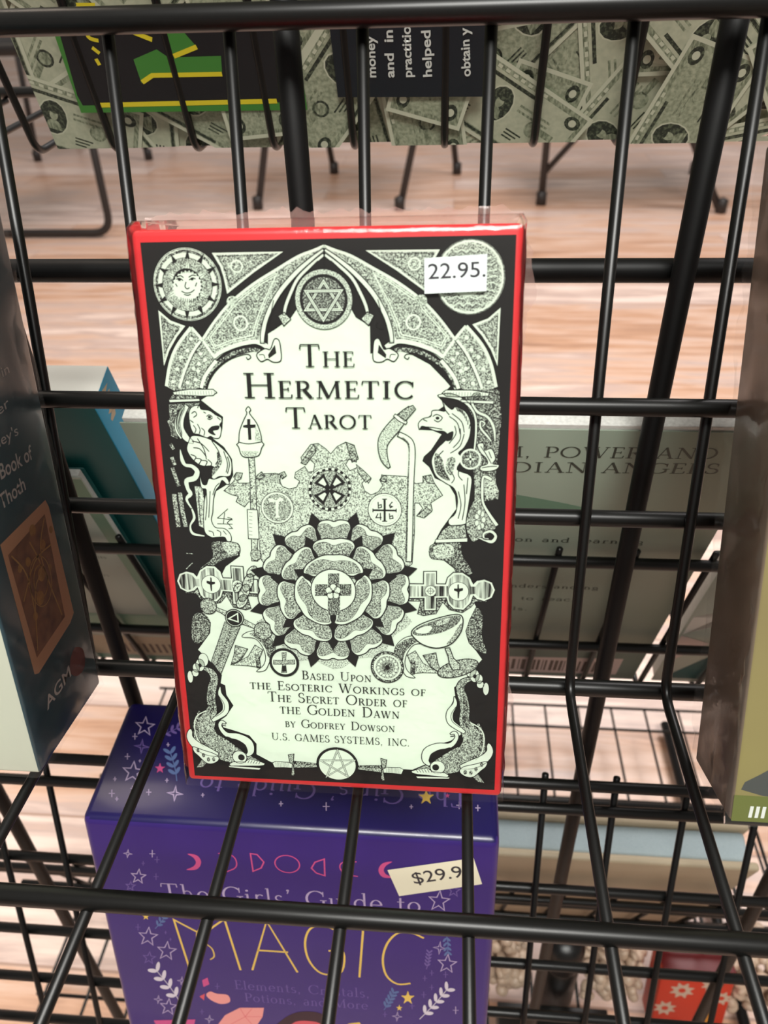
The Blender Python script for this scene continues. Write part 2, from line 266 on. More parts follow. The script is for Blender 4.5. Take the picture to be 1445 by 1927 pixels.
# ------------------------------------------------------------------ a pen-drawn roman alphabet: thick and thin strokes with serifs
TK, TN, SF = .13, .052, .15
def _st(x, y0=0, y1=1, w=TK, top=1, bot=1):
    o = [('l', x, y0, x, y1, w)]
    if bot: o.append(('l', x-SF, y0+TN/2, x+SF, y0+TN/2, TN))
    if top: o.append(('l', x-SF, y1-TN/2, x+SF, y1-TN/2, TN))
    return o
L_ = lambda *a: [('l',)+a]
A_ = lambda *a: [('a',)+a]      # cx cy rx ry a0 a1 thick
GL = {
 'A': (.78, L_(.1, 0, .38, 1, TN)+L_(.38, 1, .69, 0, TK)+L_(.2, .34, .58, .34, TN)+L_(0, .026, .22, .026, TN)+L_(.55, .026, .82, .026, TN)),
 'B': (.68, _st(.17, top=0, bot=0)+L_(.03, .974, .36, .974, TN)+L_(.03, .026, .36, .026, TN)+L_(.17, .53, .36, .53, TN)+A_(.34, .755, .19, .22, -90, 90, TK)+A_(.34, .28, .26, .255, -90, 90, TK)),
 'C': (.8, A_(.46, .5, .39, .48, 42, 318, TK)+L_(.76, .66, .76, .95, TN)+L_(.75, .18, .66, .07, TN)),
 'D': (.86, _st(.17, top=0, bot=0)+L_(.03, .974, .4, .974, TN)+L_(.03, .026, .4, .026, TN)+A_(.38, .5, .39, .474, -90, 90, TK)),
 'E': (.62, _st(.17, top=0, bot=0)+L_(.03, .974, .54, .974, TN)+L_(.03, .026, .58, .026, TN)+L_(.17, .52, .45, .52, TN)+L_(.54, .97, .54, .8, TN)+L_(.58, .03, .6, .22, TN)+L_(.45, .42, .45, .62, TN)),
 'F': (.58, _st(.17, top=0)+L_(.03, .974, .54, .974, TN)+L_(.17, .52, .45, .52, TN)+L_(.54, .97, .54, .8, TN)+L_(.45, .42, .45, .62, TN)),
 'G': (.86, A_(.46, .5, .39, .48, 42, 318, TK)+L_(.76, .66, .76, .95, TN)+L_(.76, .12, .76, .44, TK*.9)+L_(.62, .43, .9, .43, TN)),
 'H': (.92, _st(.17)+_st(.76)+L_(.17, .52, .76, .52, TN)),
 'I': (.4, _st(.19)), 'J': (.42, _st(.22, .1, 1, TK, 1, 0)+A_(.06, .1, .16, .2, -90, 0, TN)),
 'K': (.82, _st(.17)+L_(.2, .45, .64, .97, TN)+L_(.34, .6, .7, .02, TK)+L_(.5, .974, .78, .974, TN)+L_(.56, .026, .86, .026, TN)),
 'L': (.62, _st(.17, bot=0)+L_(.03, .026, .58, .026, TN)+L_(.58, .03, .6, .24, TN)),
 'M': (1.1, L_(.16, 0, .2, 1, TN)+L_(.2, .98, .54, .02, TK)+L_(.54, .02, .9, .98, TN)+L_(.9, 1, .94, 0, TK)+L_(.04, .026, .28, .026, TN)+L_(.8, .026, 1.08, .026, TN)+L_(.06, .974, .24, .974, TN)+L_(.86, .974, 1.04, .974, TN)),
 'N': (.92, L_(.17, 0, .17, 1, TN)+L_(.18, .97, .75, .03, TK)+L_(.76, 0, .76, 1, TN)+L_(.03, .026, .31, .026, TN)+L_(.62, .974, .9, .974, TN)+L_(.03, .974, .22, .974, TN)),
 'O': (.94, A_(.46, .5, .4, .48, 0, 360, TK)),
 'P': (.64, _st(.17, top=0)+L_(.03, .974, .36, .974, TN)+L_(.17, .46, .36, .46, TN)+A_(.34, .72, .24, .255, -90, 90, TK)),
 'R': (.76, _st(.17, top=0)+L_(.03, .974, .36, .974, TN)+L_(.17, .5, .36, .5, TN)+A_(.34, .74, .22, .235, -90, 90, TK)+L_(.38, .5, .68, .03, TK)+L_(.6, .026, .8, .026, TN)),
 'S': (.6, A_(.3, .74, .2, .235, 40, 270, TK*.8)+A_(.29, .265, .23, .24, -140, 90, TK)+L_(.47, .72, .47, .93, TN)+L_(.08, .07, .08, .3, TN)),
 'T': (.74, _st(.37, top=0)+L_(.04, .974, .7, .974, TN)+L_(.05, .97, .03, .78, TN)+L_(.69, .97, .71, .78, TN)),
 'U': (.9, L_(.18, .32, .18, 1, TK)+A_(.46, .32, .28, .3, 180, 360, TN*1.6)+L_(.74, .32, .74, 1, TN)+L_(.04, .974, .32, .974, TN)+L_(.62, .974, .88, .974, TN)),
 'V': (.8, L_(.1, 1, .4, 0, TK)+L_(.4, 0, .7, 1, TN)+L_(0, .974, .24, .974, TN)+L_(.58, .974, .82, .974, TN)),
 'W': (1.16, L_(.1, 1, .36, 0, TK)+L_(.36, 0, .6, 1, TN)+L_(.56, 1, .8, 0, TK)+L_(.8, 0, 1.06, 1, TN)+L_(0, .974, .24, .974, TN)+L_(.94, .974, 1.16, .974, TN)+L_(.46, .974, .7, .974, TN)),
 'Y': (.78, L_(.1, 1, .39, .46, TK)+L_(.39, .46, .68, 1, TN)+_st(.39, 0, .47, TK, 0)+L_(0, .974, .24, .974, TN)+L_(.56, .974, .8, .974, TN)),
 'a': (.52, A_(.24, .5, .17, .14, 10, 150, TN*1.3)+L_(.4, .02, .4, .5, TK*.85)+A_(.24, .18, .17, .17, 70, 330, TK*.75)+L_(.26, .35, .4, .36, TN)),
 'c': (.5, A_(.28, .31, .22, .3, 45, 320, TK*.85)), 'd': (.6, A_(.27, .31, .21, .3, 30, 330, TK*.85)+L_(.46, 0, .46, 1, TK*.8)+L_(.36, .974, .46, .974, TN)+L_(.46, .026, .58, .026, TN)),
 'e': (.52, A_(.27, .31, .21, .3, 0, 320, TK*.85)+L_(.07, .33, .48, .33, TN)),
 'g': (.54, A_(.25, .38, .17, .22, 0, 360, TK*.7)+A_(.26, -.1, .21, .16, 0, 360, TN*1.3)+L_(.2, .16, .16, .05, TN)),
 'h': (.62, _st(.16, 0, 1, TK*.8, 0)+L_(.05, .974, .16, .974, TN)+A_(.31, .4, .15, .2, 0, 180, TN*1.3)+L_(.46, 0, .46, .42, TK*.8)+L_(.36, .026, .56, .026, TN)),
 'i': (.3, _st(.15, 0, .6, TK*.8, 0)+L_(.05, .574, .15, .574, TN)+A_(.15, .8, .035, .035, 0, 360, .07)), 'l': (.3, _st(.15, 0, 1, TK*.8, 0)+L_(.05, .974, .15, .974, TN)),
 'm': (.96, _st(.16, 0, .6, TK*.8, 0)+A_(.31, .4, .15, .2, 0, 180, TN*1.3)+L_(.46, 0, .46, .42, TK*.8)+A_(.63, .4, .16, .2, 0, 180, TN*1.3)+L_(.79, 0, .79, .42, TK*.8)+L_(.36, .026, .56, .026, TN)+L_(.69, .026, .9, .026, TN)),
 'n': (.62, _st(.16, 0, .6, TK*.8, 0)+L_(.05, .574, .16, .574, TN)+A_(.31, .4, .15, .2, 0, 180, TN*1.3)+L_(.46, 0, .46, .42, TK*.8)+L_(.36, .026, .56, .026, TN)),
 'o': (.56, A_(.28, .31, .22, .3, 0, 360, TK*.85)), 'p': (.6, _st(.16, -.3, .6, TK*.8, 0)+A_(.33, .31, .2, .29, -150, 150, TK*.8)),
 'r': (.44, _st(.16, 0, .6, TK*.8, 0)+A_(.32, .42, .14, .17, 40, 160, TN*1.6)), 's': (.44, A_(.22, .45, .13, .15, 30, 270, TN*1.6)+A_(.22, .15, .15, .15, -150, 90, TK*.8)),
 't': (.38, L_(.18, .1, .18, .82, TK*.8)+L_(.05, .58, .34, .58, TN)+A_(.27, .1, .09, .09, 180, 330, TN*1.4)), 'u': (.62, L_(.16, .2, .16, .6, TK*.8)+A_(.31, .2, .15, .19, 180, 350, TN*1.4)+L_(.47, 0, .47, .6, TK*.8)+L_(.06, .574, .16, .574, TN)+L_(.36, .574, .47, .574, TN)),
 'y': (.56, L_(.08, .6, .28, .02, TK*.8)+L_(.28, .02, .5, .6, TN)+L_(.28, .02, .16, -.26, TN)+L_(0, .574, .2, .574, TN)+L_(.4, .574, .56, .574, TN)),
 '.': (.3, A_(.13, .06, .03, .03, 0, 360, .075)), ',': (.3, A_(.13, .06, .03, .03, 0, 360, .075)+L_(.16, .04, .1, -.14, TN)), "'": (.24, A_(.11, .93, .03, .03, 0, 360, .075)+L_(.14, .92, .08, .74, TN)), ' ': (.42, []),
}
def roman(P, text, u0, v0, u1, v1, h, m=0, l=1, small=None, weight=1, track=.07):
    # text from (u0, v0) to (u1, v1), capitals h high; small = height of small capitals for lower-case letters
    seq = []; x = 0
    for ch in text:
        low = ch.islower() and small is not None
        g = GL[ch.upper() if low else ch]; sc = small/h if low else 1; seq.append((g, x, sc)); x += g[0]*sc + track
    total = x - track; d = (u1-u0, v1-v0); Ld = math.hypot(*d); e = (d[0]/Ld, d[1]/Ld); kx = Ld/total
    nrm = (-e[1], e[0])
    tr = lambda X, Y: (u0+e[0]*X*kx+nrm[0]*Y*h, v0+e[1]*X*kx+nrm[1]*Y*h)
    kw = (kx+h)/2*weight
    for g, ox, sc in seq:
        for s in g[1]:
            wb = 1 if sc == 1 else 1.18
            if s[0] == 'l': P.stroke([tr(ox+s[1]*sc, s[2]*sc), tr(ox+s[3]*sc, s[4]*sc)], m, l, s[5]*sc*wb*(kx if abs(s[1]-s[3]) < abs(s[2]-s[4]) else h)*weight)
            else:
                _, cx, cy, rx, ry, a0, a1, tk = s; n = max(6, int(abs(a1-a0)/18)); pts = []; ws = []
                for i in range(n+1):
                    a = math.radians(a0+(a1-a0)*i/n); pts.append(tr(ox+(cx+rx*math.cos(a))*sc, (cy+ry*math.sin(a))*sc))
                    ws.append((min(TN, tk)+(tk-min(TN, tk))*abs(math.cos(a))**1.3)*sc*wb*kw)
                P.stroke(pts, m, l, ws)
def sans(name, text, u0, v0, u1, v1, h, m, parent, off, layer=1, bold=0, mw=None, fit=True):
    # plain printed lettering, stretched to run from (u0, v0) to (u1, v1) millimetres
    cu = bpy.data.curves.new(name, 'FONT'); cu.body = text; cu.size = 1; cu.offset = bold; cu.resolution_u = 4
    tmp = bpy.data.objects.new(name, cu); COL.objects.link(tmp); dg = bpy.context.evaluated_depsgraph_get()
    me = bpy.data.meshes.new_from_object(tmp.evaluated_get(dg)); COL.objects.unlink(tmp); bpy.data.objects.remove(tmp); bpy.data.curves.remove(cu)
    xs = [v.co.x for v in me.vertices]; x0, x1 = min(xs), max(xs); d = (u1-u0, v1-v0); Ld = math.hypot(*d); e = (d[0]/Ld, d[1]/Ld)
    kx = Ld/(x1-x0) if fit else h/.73; ky = h/.73
    for v in me.vertices:
        X, Y = (v.co.x-x0)*kx, v.co.y*ky; v.co = ((u0+e[0]*X-e[1]*Y)/1000, -layer*.00002, (v0+e[1]*X+e[0]*Y)/1000)
    me.materials.clear(); o = link(name, me, parent, (m,))
    if mw is not None: o.matrix_local = mw
    else: o.location = off
    return o
# ------------------------------------------------------------------ the room: floor
bm = bmesh.new()
for p in ((-6, -2, 0), (6, -2, 0), (6, 14, 0), (-6, 14, 0)): bm.verts.new(p)
bm.faces.new(list(bm.verts)); me = bpy.data.meshes.new('floor'); bm.to_mesh(me); bm.free()
fl = link('floor', me, None, ('floor',)); fl['kind'] = 'structure'
# ------------------------------------------------------------------ the wire rack
rack = thing('wire_rack', 'black wire book rack with slanted pockets, welded cross bars and upright rods', 'rack', Matrix.Translation((0, .2, 0)))
def rpart(name, pts, r, m='wire', rad=None): 
    o = tube(name, [Vector(p)-Vector((0, .2, 0)) for p in pts], r, m, rack, rad); return o
T14 = math.radians(14.2); NP = Vector((0, -math.cos(T14), math.sin(T14)))
XW = [-.1475, -.1219, -.0965, -.0703, -.0454, -.0187, .0064, .0335, .0581, .0838, .1095, .1352, .1609]
for x in XW: rpart('pocket_wire', [(x, .1778, .6103), (x, .1404, .4612), (x, .040, .4668)], .00128, rad=.006)
def bar(y, z, r, x0=-.26, x1=.26, off=0, name='cross_bar', dz=0, nv=NP):
    p = Vector((0, y, z)) + nv*off; rpart(name, [(x0, p.y, p.z-dz), (x1, p.y, p.z+dz)], r)
bar(.1778, .6100, .0025, off=.0032); bar(.1592, .5360, .0021, off=.0031); bar(.1520, .5076, .0021, off=-.0031); bar(.1398, .4598, .0023, off=-.0036)
bar(.0749, .4665, .0022); bar(.041, .4690, .0022)
DY, DZ = -.0032, -.2413
for x in [-.2307, -.205, -.1793, -.1536] + [.0387+.0257*k for k in range(-6, 7)]: rpart('pocket_wire', [(x, .1760, .3748), (x, .1371, .2195), (x, .044, .2195)], .00128, rad=.006)
for z in (.373, .3622): bar(.1746-(.369-z)*.253, z, .0021, off=.0032)
for z in (.3170, .2755, .2460): bar(.1746-(.369-z)*.253, z, .0021, off=-.0033)
bar(.1365, .2190, .0022, off=-.0036); bar(.08, .2162, .0022); bar(.045, .2235, .0022)
# the far side of the rack: pockets that open the other way
RS = Vector((0, .3486, -.9373))      # down and away
NB = Vector((0, -.9373, -.3486))
def far_tier(y, z, up, xs, bars, deep=.085):
    for x in xs:
        a = Vector((x, y, z)) - RS*up; rpart('far_wire', [a, (x, y, z), (x, y+deep, z+.004)], .0012, rad=.005)
    for v in bars:
        p = Vector((0, y, z)) - RS*v + NB*.003; rpart('cross_bar', [(-.26, p.y, p.z), (.26, p.y, p.z)], .0021)
    rpart('cross_bar', [(-.26, y+deep, z+.007), (.26, y+deep, z+.007)], .0021)
far_tier(.2603, .5707, .125, [-.186, -.160, -.1345, -.1085, -.0820, -.0567, -.0315, -.0033, .0240, .0497, .0753, .101, .1266, .152], [.121])
XL = [.0397+.0264*k for k in range(-10, 8)]
far_tier(.2565, .3340, .1246, XL, [.1211, .0507, .003])
far_tier(.2565, .1060, .1246, XL, [.1211, .111, .0507, .003])
for x in (-.189, -.1141, -.035, .0538, .139, .215): rpart('upright_rod', [(x, .183, .004), (x, .183, .74)], .00275, 'rod')
for z in (.5565, .70, .02): rpart('frame_bar', [(-.26, .1885, z), (.26, .1885, z)], .0029, 'rod')
for x in [.0676+.031*k for k in range(-11, 8)]: rpart('basket_wire', [(x, .205, .033), (x, .497, .033)], .0011)
for y, z in ((.22, .0309), (.30, .0309), (.40, .0309), (.4985, .0330), (.475, .0309)): rpart('basket_bar', [(-.28, y, z), (.29, y, z)], .0013)
for x in (-.189, .215):
    rpart('foot_rail', [(x, .06, .012), (x, .5, .012)], .004, 'rod')
# ------------------------------------------------------------------ the tarot deck in the middle of the pocket
D = {'o': [-0.02189, 0.102339, 0.468094], 'ex': [0.999798, -0.011857, 0.016206], 'ez': [-0.011701, 0.311894, 0.950045], 'W': 0.071202, 'H': 0.118815, 'axis': [[0.295549, 115.675268], [-0.694372, 6.611547]],
'sticker': [[18.265724, 113.19057], [29.320562, 113.764364], [29.352433, 107.498057], [18.339421, 107.148114]], 'price': [[19.019365, 109.642748], [29.1135, 109.969246], [19.120396, 112.37891]],
'title': [['The', -5.1, 94.1, 10.42, 4.22, 2.85], ['Hermetic', -16.17, 88.19, 32.53, 4.82, 3.31], ['Tarot', -8.32, 82.37, 16.68, 4.12, 2.68]],
'credit': [['Based Upon', -7.71, 27.79, 15.05, 2.11, 1.53], ['the Esoteric Workings of', -19.27, 24.93, 38.11, 2.19, 1.61], ['The Secret Order of', -15.46, 22.03, 30.37, 2.47, 1.69], ['the Golden Dawn', -12.97, 19.14, 26.24, 2.5, 1.71], ['by Godfrey Dowson', -11.98, 15.76, 24.22, 2.13, 1.47], ['U.S. GAMES SYSTEMS, INC.', -15.23, 12.33, 30.68, 1.82, 1.82]],
'items': {'cover_field': '''
P_0 1 0 0|-1688 5831 1714 5844 1702 99 -1692 77
''',
'paper_window': '''
P_1 2 0 0|-787 306 -955 402 -945 540 -1018 641 -1174 692 -1304 729 -1350 816 -1265 881 -1175 1018 -1243 1146 -1247 1262 -1297 1288 -1275 1389 -1368 1525 -1516 1687 -1364 1892 -1346 2013 -1426 2128 -1133 2663 -975 2782 -977 2817 -983 2917 -1065 2929 -1047 2987 -1243 3108 -1244 3249 -1170 3473 -1028 3559 -981 3642 -982 3803 -1052 3922 -1164 4012 -1084 4020 -1056 4106 -1040 4223 -1127 4286 -1249 4387 -1180 4427 -1079 4454 -1172 4488 -1150 4555 -1082 4656 -971 4757 -850 4815 -761 4837 -644 4859 -560 4818 -547 5013 -473 5055 -325 5151 -263 5233 6 5579 197 5325 290 5155 420 5076 419 4830 619 4866 772 4834 969 4729 1108 4589 1163 4526 1106 4462 1042 4436 1100 4373 1100 4334 923 4209 872 4172 867 4116 997 4110 1088 4072 984 3911 918 3849 905 3808 970 3749 1023 3641 1156 3583 1223 3468 1237 3329 1158 3214 1091 3113 1031 2989 969 2878 997 2807 1120 2789 1216 2712 1271 2655 1453 2294 1390 2147 1352 2015 1387 1884 1462 1799 1530 1698 1362 1464 1245 1354 1259 1250 1181 1049 1209 912 1344 796 1211 694 966 601 925 503 966 394 800 303
C_0 3 16 0|-787 306 -955 402 -945 540 -1018 641 -1174 692 -1304 729 -1350 816 -1265 881 -1175 1018 -1243 1146 -1247 1262 -1297 1288 -1275 1389 -1368 1525 -1516 1687 -1364 1892 -1346 2013 -1426 2128 -1133 2663 -975 2782 -977 2817 -983 2917 -1065 2929 -1047 2987 -1243 3108 -1244 3249 -1170 3473 -1028 3559 -981 3642 -982 3803 -1052 3922 -1164 4012 -1084 4020 -1056 4106 -1040 4223 -1127 4286 -1249 4387 -1180 4427 -1079 4454 -1172 4488 -1150 4555 -1082 4656 -971 4757 -850 4815 -761 4837 -644 4859 -560 4818 -547 5013 -473 5055 -325 5151 -263 5233 6 5579 197 5325 290 5155 420 5076 419 4830 619 4866 772 4834 969 4729 1108 4589 1163 4526 1106 4462 1042 4436 1100 4373 1100 4334 923 4209 872 4172 867 4116 997 4110 1088 4072 984 3911 918 3849 905 3808 970 3749 1023 3641 1156 3583 1223 3468 1237 3329 1158 3214 1091 3113 1031 2989 969 2878 997 2807 1120 2789 1216 2712 1271 2655 1453 2294 1390 2147 1352 2015 1387 1884 1462 1799 1530 1698 1362 1464 1245 1354 1259 1250 1181 1049 1209 912 1344 796 1211 694 966 601 925 503 966 394 800 303
''',
'arch_ornament': '''
Pm2 4 0 0|15 5784 -84 5747 -227 5697 -424 5591 -660 5460 -883 5298 -1043 5134 -1186 4967 -1062 4796 -990 4856 -842 4912 -697 4943 -632 4929 -603 5056 -532 5229 -410 5419 -234 5578 -46 5720|m
LS1 5 42 0|14 5775 -84 5738 -228 5688 -425 5582 -661 5450 -884 5288 -1044 5124 -1176 4957|m
LS1 5 30 0|13 5773 -44 5722 -231 5578 -408 5419 -533 5231 -601 5053 -632 4929|m
Cm1 5 18 0|-443 5525 -574 5458 -812 5296 -1098 4979 -1054 4896 -897 4954 -692 4997 -655 5108 -588 5258|m
Cm1 5 13 0|-425 5549 -573 5478 -826 5310 -1121 4979 -1064 4871 -898 4934 -671 4978 -634 5108 -566 5258|m
Em1 5 0 0|-797 5107 71 72|m
Em2 6 0 0|-797 5107 53 56|m
Em4 5 0 0|-862 5296 55 57|m
Fm1 6 14 0|12 5741 33 -102 5664 42 -261 5539 48 -425 5366 48 -536 5177 49 -589 5026 45 -603 4922 35|m
LS0 8 9 0|11 5732 -103 5647 -248 5526 -404 5359 -520 5170 -567 5026 -575 4916|m
Fm1 8 12 0|10 5703 28 -104 5618 33 -235 5500 33 -312 5367 34 -361 5259 34 -380 5178 29|m
LS0 10 10 0|-47 5651 -193 5513 -291 5367 -351 5178|m
Om4 9 14 0|-437 5171 -376 5203 -318 5141 -388 5080|m
LS0 9 12 0|-471 5312 -508 5177 -529 5068 -487 5054 -453 5089 -476 5109|m
Pm0 9 0 0|9 5681 -91 5605 -202 5473 -273 5314 -248 5394 -180 5487 -94 5540 4 5566|m
LS1 6 75 0|-1071 4791 -993 4848 -843 4906 -696 4935 -610 4922 -548 4881|m
LS0 7 12 0|-1064 4777 -994 4827 -844 4885 -697 4914 -626 4901 -558 4846|m
LS0 7 16 0|-1169 4504 -1124 4598 -1034 4699 -911 4779 -762 4823 -720 4795 -751 4774 -764 4795|m
LS1 7 55 0|-1229 4503 -1191 4597 -1123 4691 -1058 4763|m
LS3 6 60 0|-1207 4499 -1165 4598 -1093 4698 -969 4785 -848 4843 -701 4865 -630 4852|m
OS1 8 16 0|-645 4838 -578 4874 -528 4868 -486 4958 -443 4952 -429 4876 -433 4764 -506 4749 -562 4776 -622 4754 -662 4803|m
Pm0 10 0 0|-552 4818 -482 4910 -472 4833 -547 4783|m
LS0 10 12 0|-639 4817 -596 4818 -584 4783|m
Pm2 4 0 0|-1278 5074 -1426 4906 -1517 4735 -1577 4519 -1499 4477 -1259 4495 -1222 4582 -1152 4698 -1071 4784 -1186 4964|m
LS1 5 50 0|-1278 5071 -1426 4903 -1515 4732 -1573 4519|m
LS1 5 42 0|-1275 5071 -1186 4964 -1068 4787|m
LS1 5 50 0|-1196 4943 -1287 4830 -1376 4666 -1444 4504|m
LS0 6 13 0|-1177 4944 -1269 4830 -1359 4666 -1427 4504|m
Em1 6 0 0|-1288 4966 19 18|m
Em1 6 0 0|-1331 4858 19 18|m
Em1 6 0 0|-1400 4796 19 18|m
Em1 6 0 0|-1448 4686 19 18|m
Em1 6 0 0|-1502 4564 19 18|m
Em1 6 0 0|-1206 4827 19 18|m
Em1 6 0 0|-1167 4771 19 18|m
Em1 6 0 0|-1230 4732 19 18|m
Em1 6 0 0|-1288 4689 19 18|m
Em1 6 0 0|-1243 4665 19 18|m
Em1 6 0 0|-1273 4582 19 18|m
Em1 6 0 0|-1358 4554 19 18|m
Om1 6 13 0|-1516 4465 -1349 4491 -1111 4491 -1077 4462 -1117 4431 -1236 4426 -1504 4436|m
Pm3 6 0 0|-1526 4436 -1265 4430 -1254 4394 -1554 4389|m
Om1 7 10 0|-1561 4391 -1253 4400 -1252 4376 -1556 4362|m
Lm0 8 5 0|-1478 4469 -1477 4434|m
Lm0 8 5 0|-1451 4469 -1450 4434|m
Lm0 8 5 0|-1424 4469 -1423 4435|m
Lm0 8 5 0|-1397 4470 -1396 4435|m
Lm0 8 5 0|-1370 4470 -1369 4436|m
Lm0 8 5 0|-1343 4471 -1342 4436|m
Lm0 8 5 0|-1317 4471 -1315 4436|m
Lm0 8 5 0|-1290 4472 -1289 4437|m
Lm0 8 5 0|-1263 4472 -1262 4437|m
Lm0 8 5 0|-1236 4473 -1235 4438|m
Lm0 8 5 0|-1209 4473 -1208 4438|m
Lm0 8 5 0|-1183 4473 -1181 4439|m
Lm0 8 5 0|-1156 4474 -1154 4439|m
Lm0 8 5 0|-1129 4474 -1128 4440|m
Lm0 8 5 0|-1102 4475 -1101 4440|m
Pm2 4 0 0|-1004 5722 -382 5727 -651 5564 -898 5390 -919 5523 -943 5615|m
Cm1 5 34 0|-1004 5722 -382 5727 -651 5564 -898 5390 -919 5523 -943 5615|m
Cm0 5 10 0|-966 5700 -446 5708 -663 5587 -880 5437 -896 5536 -917 5615|m
Em1 5 0 0|-799 5613 59 58|m
Em2 6 0 0|-799 5613 45 44|m
Em4 7 0 0|-799 5613 20 18|m
Pm2 4 0 0|-1569 5209 -1476 5127 -1350 5080 -1432 4990 -1519 4863 -1572 4735|m
Cm1 5 34 0|-1569 5209 -1476 5127 -1350 5080 -1432 4990 -1519 4863 -1572 4735|m
Cm0 5 10 0|-1555 5161 -1479 5100 -1395 5066 -1453 4996 -1535 4876 -1555 4827|m
''',
'sun_medallion': '''
E_1 6 0 0|-1276 5456 323 325
R_3 7 50 0|-1276 5456 292 295
R_3 7 12 0|-1276 5456 315 318
E_0 8 0 0|-1276 5456 240 240
E_2 9 0 0|-1276 5456 234 236
P_1 10 0 0|-1296 5552 -1253 5694 -1238 5552
L_0 11 7 0|-1267 5550 -1254 5680
P_0 10 0 0|-1277 5683 -1246 5770 -1231 5683
P_1 10 0 0|-1236 5551 -1165 5620 -1202 5531
L_0 11 7 0|-1218 5538 -1171 5611
P_0 10 0 0|-1162 5664 -1093 5729 -1124 5642
P_1 10 0 0|-1200 5529 -1057 5576 -1176 5480
L_0 11 7 0|-1185 5504 -1068 5570
P_0 10 0 0|-1077 5590 -989 5615 -1057 5551
P_1 10 0 0|-1176 5477 -1085 5457 -1180 5437
L_0 11 7 0|-1176 5457 -1095 5457
P_0 10 0 0|-1044 5480 -960 5458 -1048 5435
P_1 10 0 0|-1181 5434 -1078 5337 -1214 5384
L_0 11 7 0|-1194 5410 -1088 5344
P_0 10 0 0|-1074 5363 -1016 5298 -1101 5323
P_1 10 0 0|-1216 5382 -1196 5291 -1254 5361
L_0 11 7 0|-1234 5375 -1200 5301
P_0 10 0 0|-1158 5269 -1143 5179 -1201 5246
P_1 10 0 0|-1257 5360 -1300 5214 -1315 5360
L_0 11 7 0|-1286 5362 -1299 5228
P_0 10 0 0|-1276 5226 -1308 5134 -1322 5225
P_1 10 0 0|-1318 5361 -1389 5290 -1351 5381
L_0 11 7 0|-1335 5374 -1383 5300
P_0 10 0 0|-1393 5244 -1465 5177 -1432 5267
P_1 10 0 0|-1353 5383 -1499 5334 -1377 5433
L_0 11 7 0|-1369 5409 -1488 5341
P_0 10 0 0|-1479 5320 -1570 5294 -1499 5360
P_1 10 0 0|-1377 5435 -1468 5455 -1373 5476
L_0 11 7 0|-1377 5456 -1459 5455
P_0 10 0 0|-1510 5432 -1595 5455 -1505 5478
P_1 10 0 0|-1372 5479 -1474 5575 -1338 5528
L_0 11 7 0|-1359 5503 -1464 5568
P_0 10 0 0|-1478 5549 -1535 5613 -1451 5589
P_1 10 0 0|-1336 5530 -1356 5619 -1299 5551
L_0 11 7 0|-1319 5537 -1352 5610
P_0 10 0 0|-1393 5641 -1407 5728 -1351 5664
E_0 12 0 0|-1276 5456 141 146
P_1 13 0 0|-1149 5443 -1137 5424 -1157 5410 -1150 5388 -1172 5379 -1172 5356 -1195 5352 -1201 5329 -1224 5332 -1235 5310 -1256 5319 -1273 5300 -1290 5314 -1311 5300 -1323 5318 -1346 5309 -1353 5331 -1377 5328 -1378 5351 -1401 5354 -1396 5378 -1417 5387 -1406 5408 -1423 5423 -1407 5441 -1419 5460 -1399 5474 -1405 5496 -1383 5505 -1383 5528 -1360 5532 -1354 5554 -1331 5552 -1320 5573 -1299 5565 -1283 5583 -1265 5569 -1245 5583 -1233 5565 -1210 5573 -1203 5552 -1180 5555 -1178 5532 -1156 5529 -1161 5506 -1140 5497 -1151 5476 -1134 5462
LS0 14 16 0|-1376 5505 -1342 5514 -1311 5494
LS0 14 16 0|-1254 5497 -1221 5516 -1191 5506
LS0 14 16 0|-1370 5523 -1333 5537 -1303 5518
LS0 14 16 0|-1255 5521 -1219 5540 -1184 5535
LS0 14 16 0|-1284 5481 -1297 5441 -1280 5420 -1255 5430
LS0 14 16 0|-1335 5401 -1298 5383 -1248 5388 -1209 5412
LS0 14 16 0|-1314 5371 -1279 5363 -1249 5371
L_0 14 16 0|-1386 5467 -1371 5441
L_0 14 16 0|-1182 5475 -1199 5441
E_0 14 0 0|-1345 5502 16 12
E_0 14 0 0|-1225 5505 16 12
L_0 14 10 0|-1345 5344 -1344 5317
L_0 14 10 0|-1326 5339 -1326 5310
L_0 14 10 0|-1306 5335 -1307 5304
L_0 14 10 0|-1286 5332 -1289 5300
L_0 14 10 0|-1266 5331 -1271 5298
L_0 14 10 0|-1246 5332 -1252 5300
L_0 14 10 0|-1225 5335 -1233 5304
L_0 14 10 0|-1205 5340 -1213 5311
L_0 14 10 0|-1184 5345 -1194 5318
L_0 14 9 0|-1346 5574 -1343 5550
L_0 14 9 0|-1327 5578 -1326 5554
L_0 14 9 0|-1309 5581 -1308 5557
L_0 14 9 0|-1290 5583 -1291 5559
L_0 14 9 0|-1271 5585 -1274 5561
L_0 14 9 0|-1253 5585 -1256 5561
L_0 14 9 0|-1234 5583 -1239 5560
L_0 14 9 0|-1216 5581 -1223 5557
L_0 14 9 0|-1198 5578 -1206 5554
L_0 14 9 0|-1180 5575 -1189 5551
''',
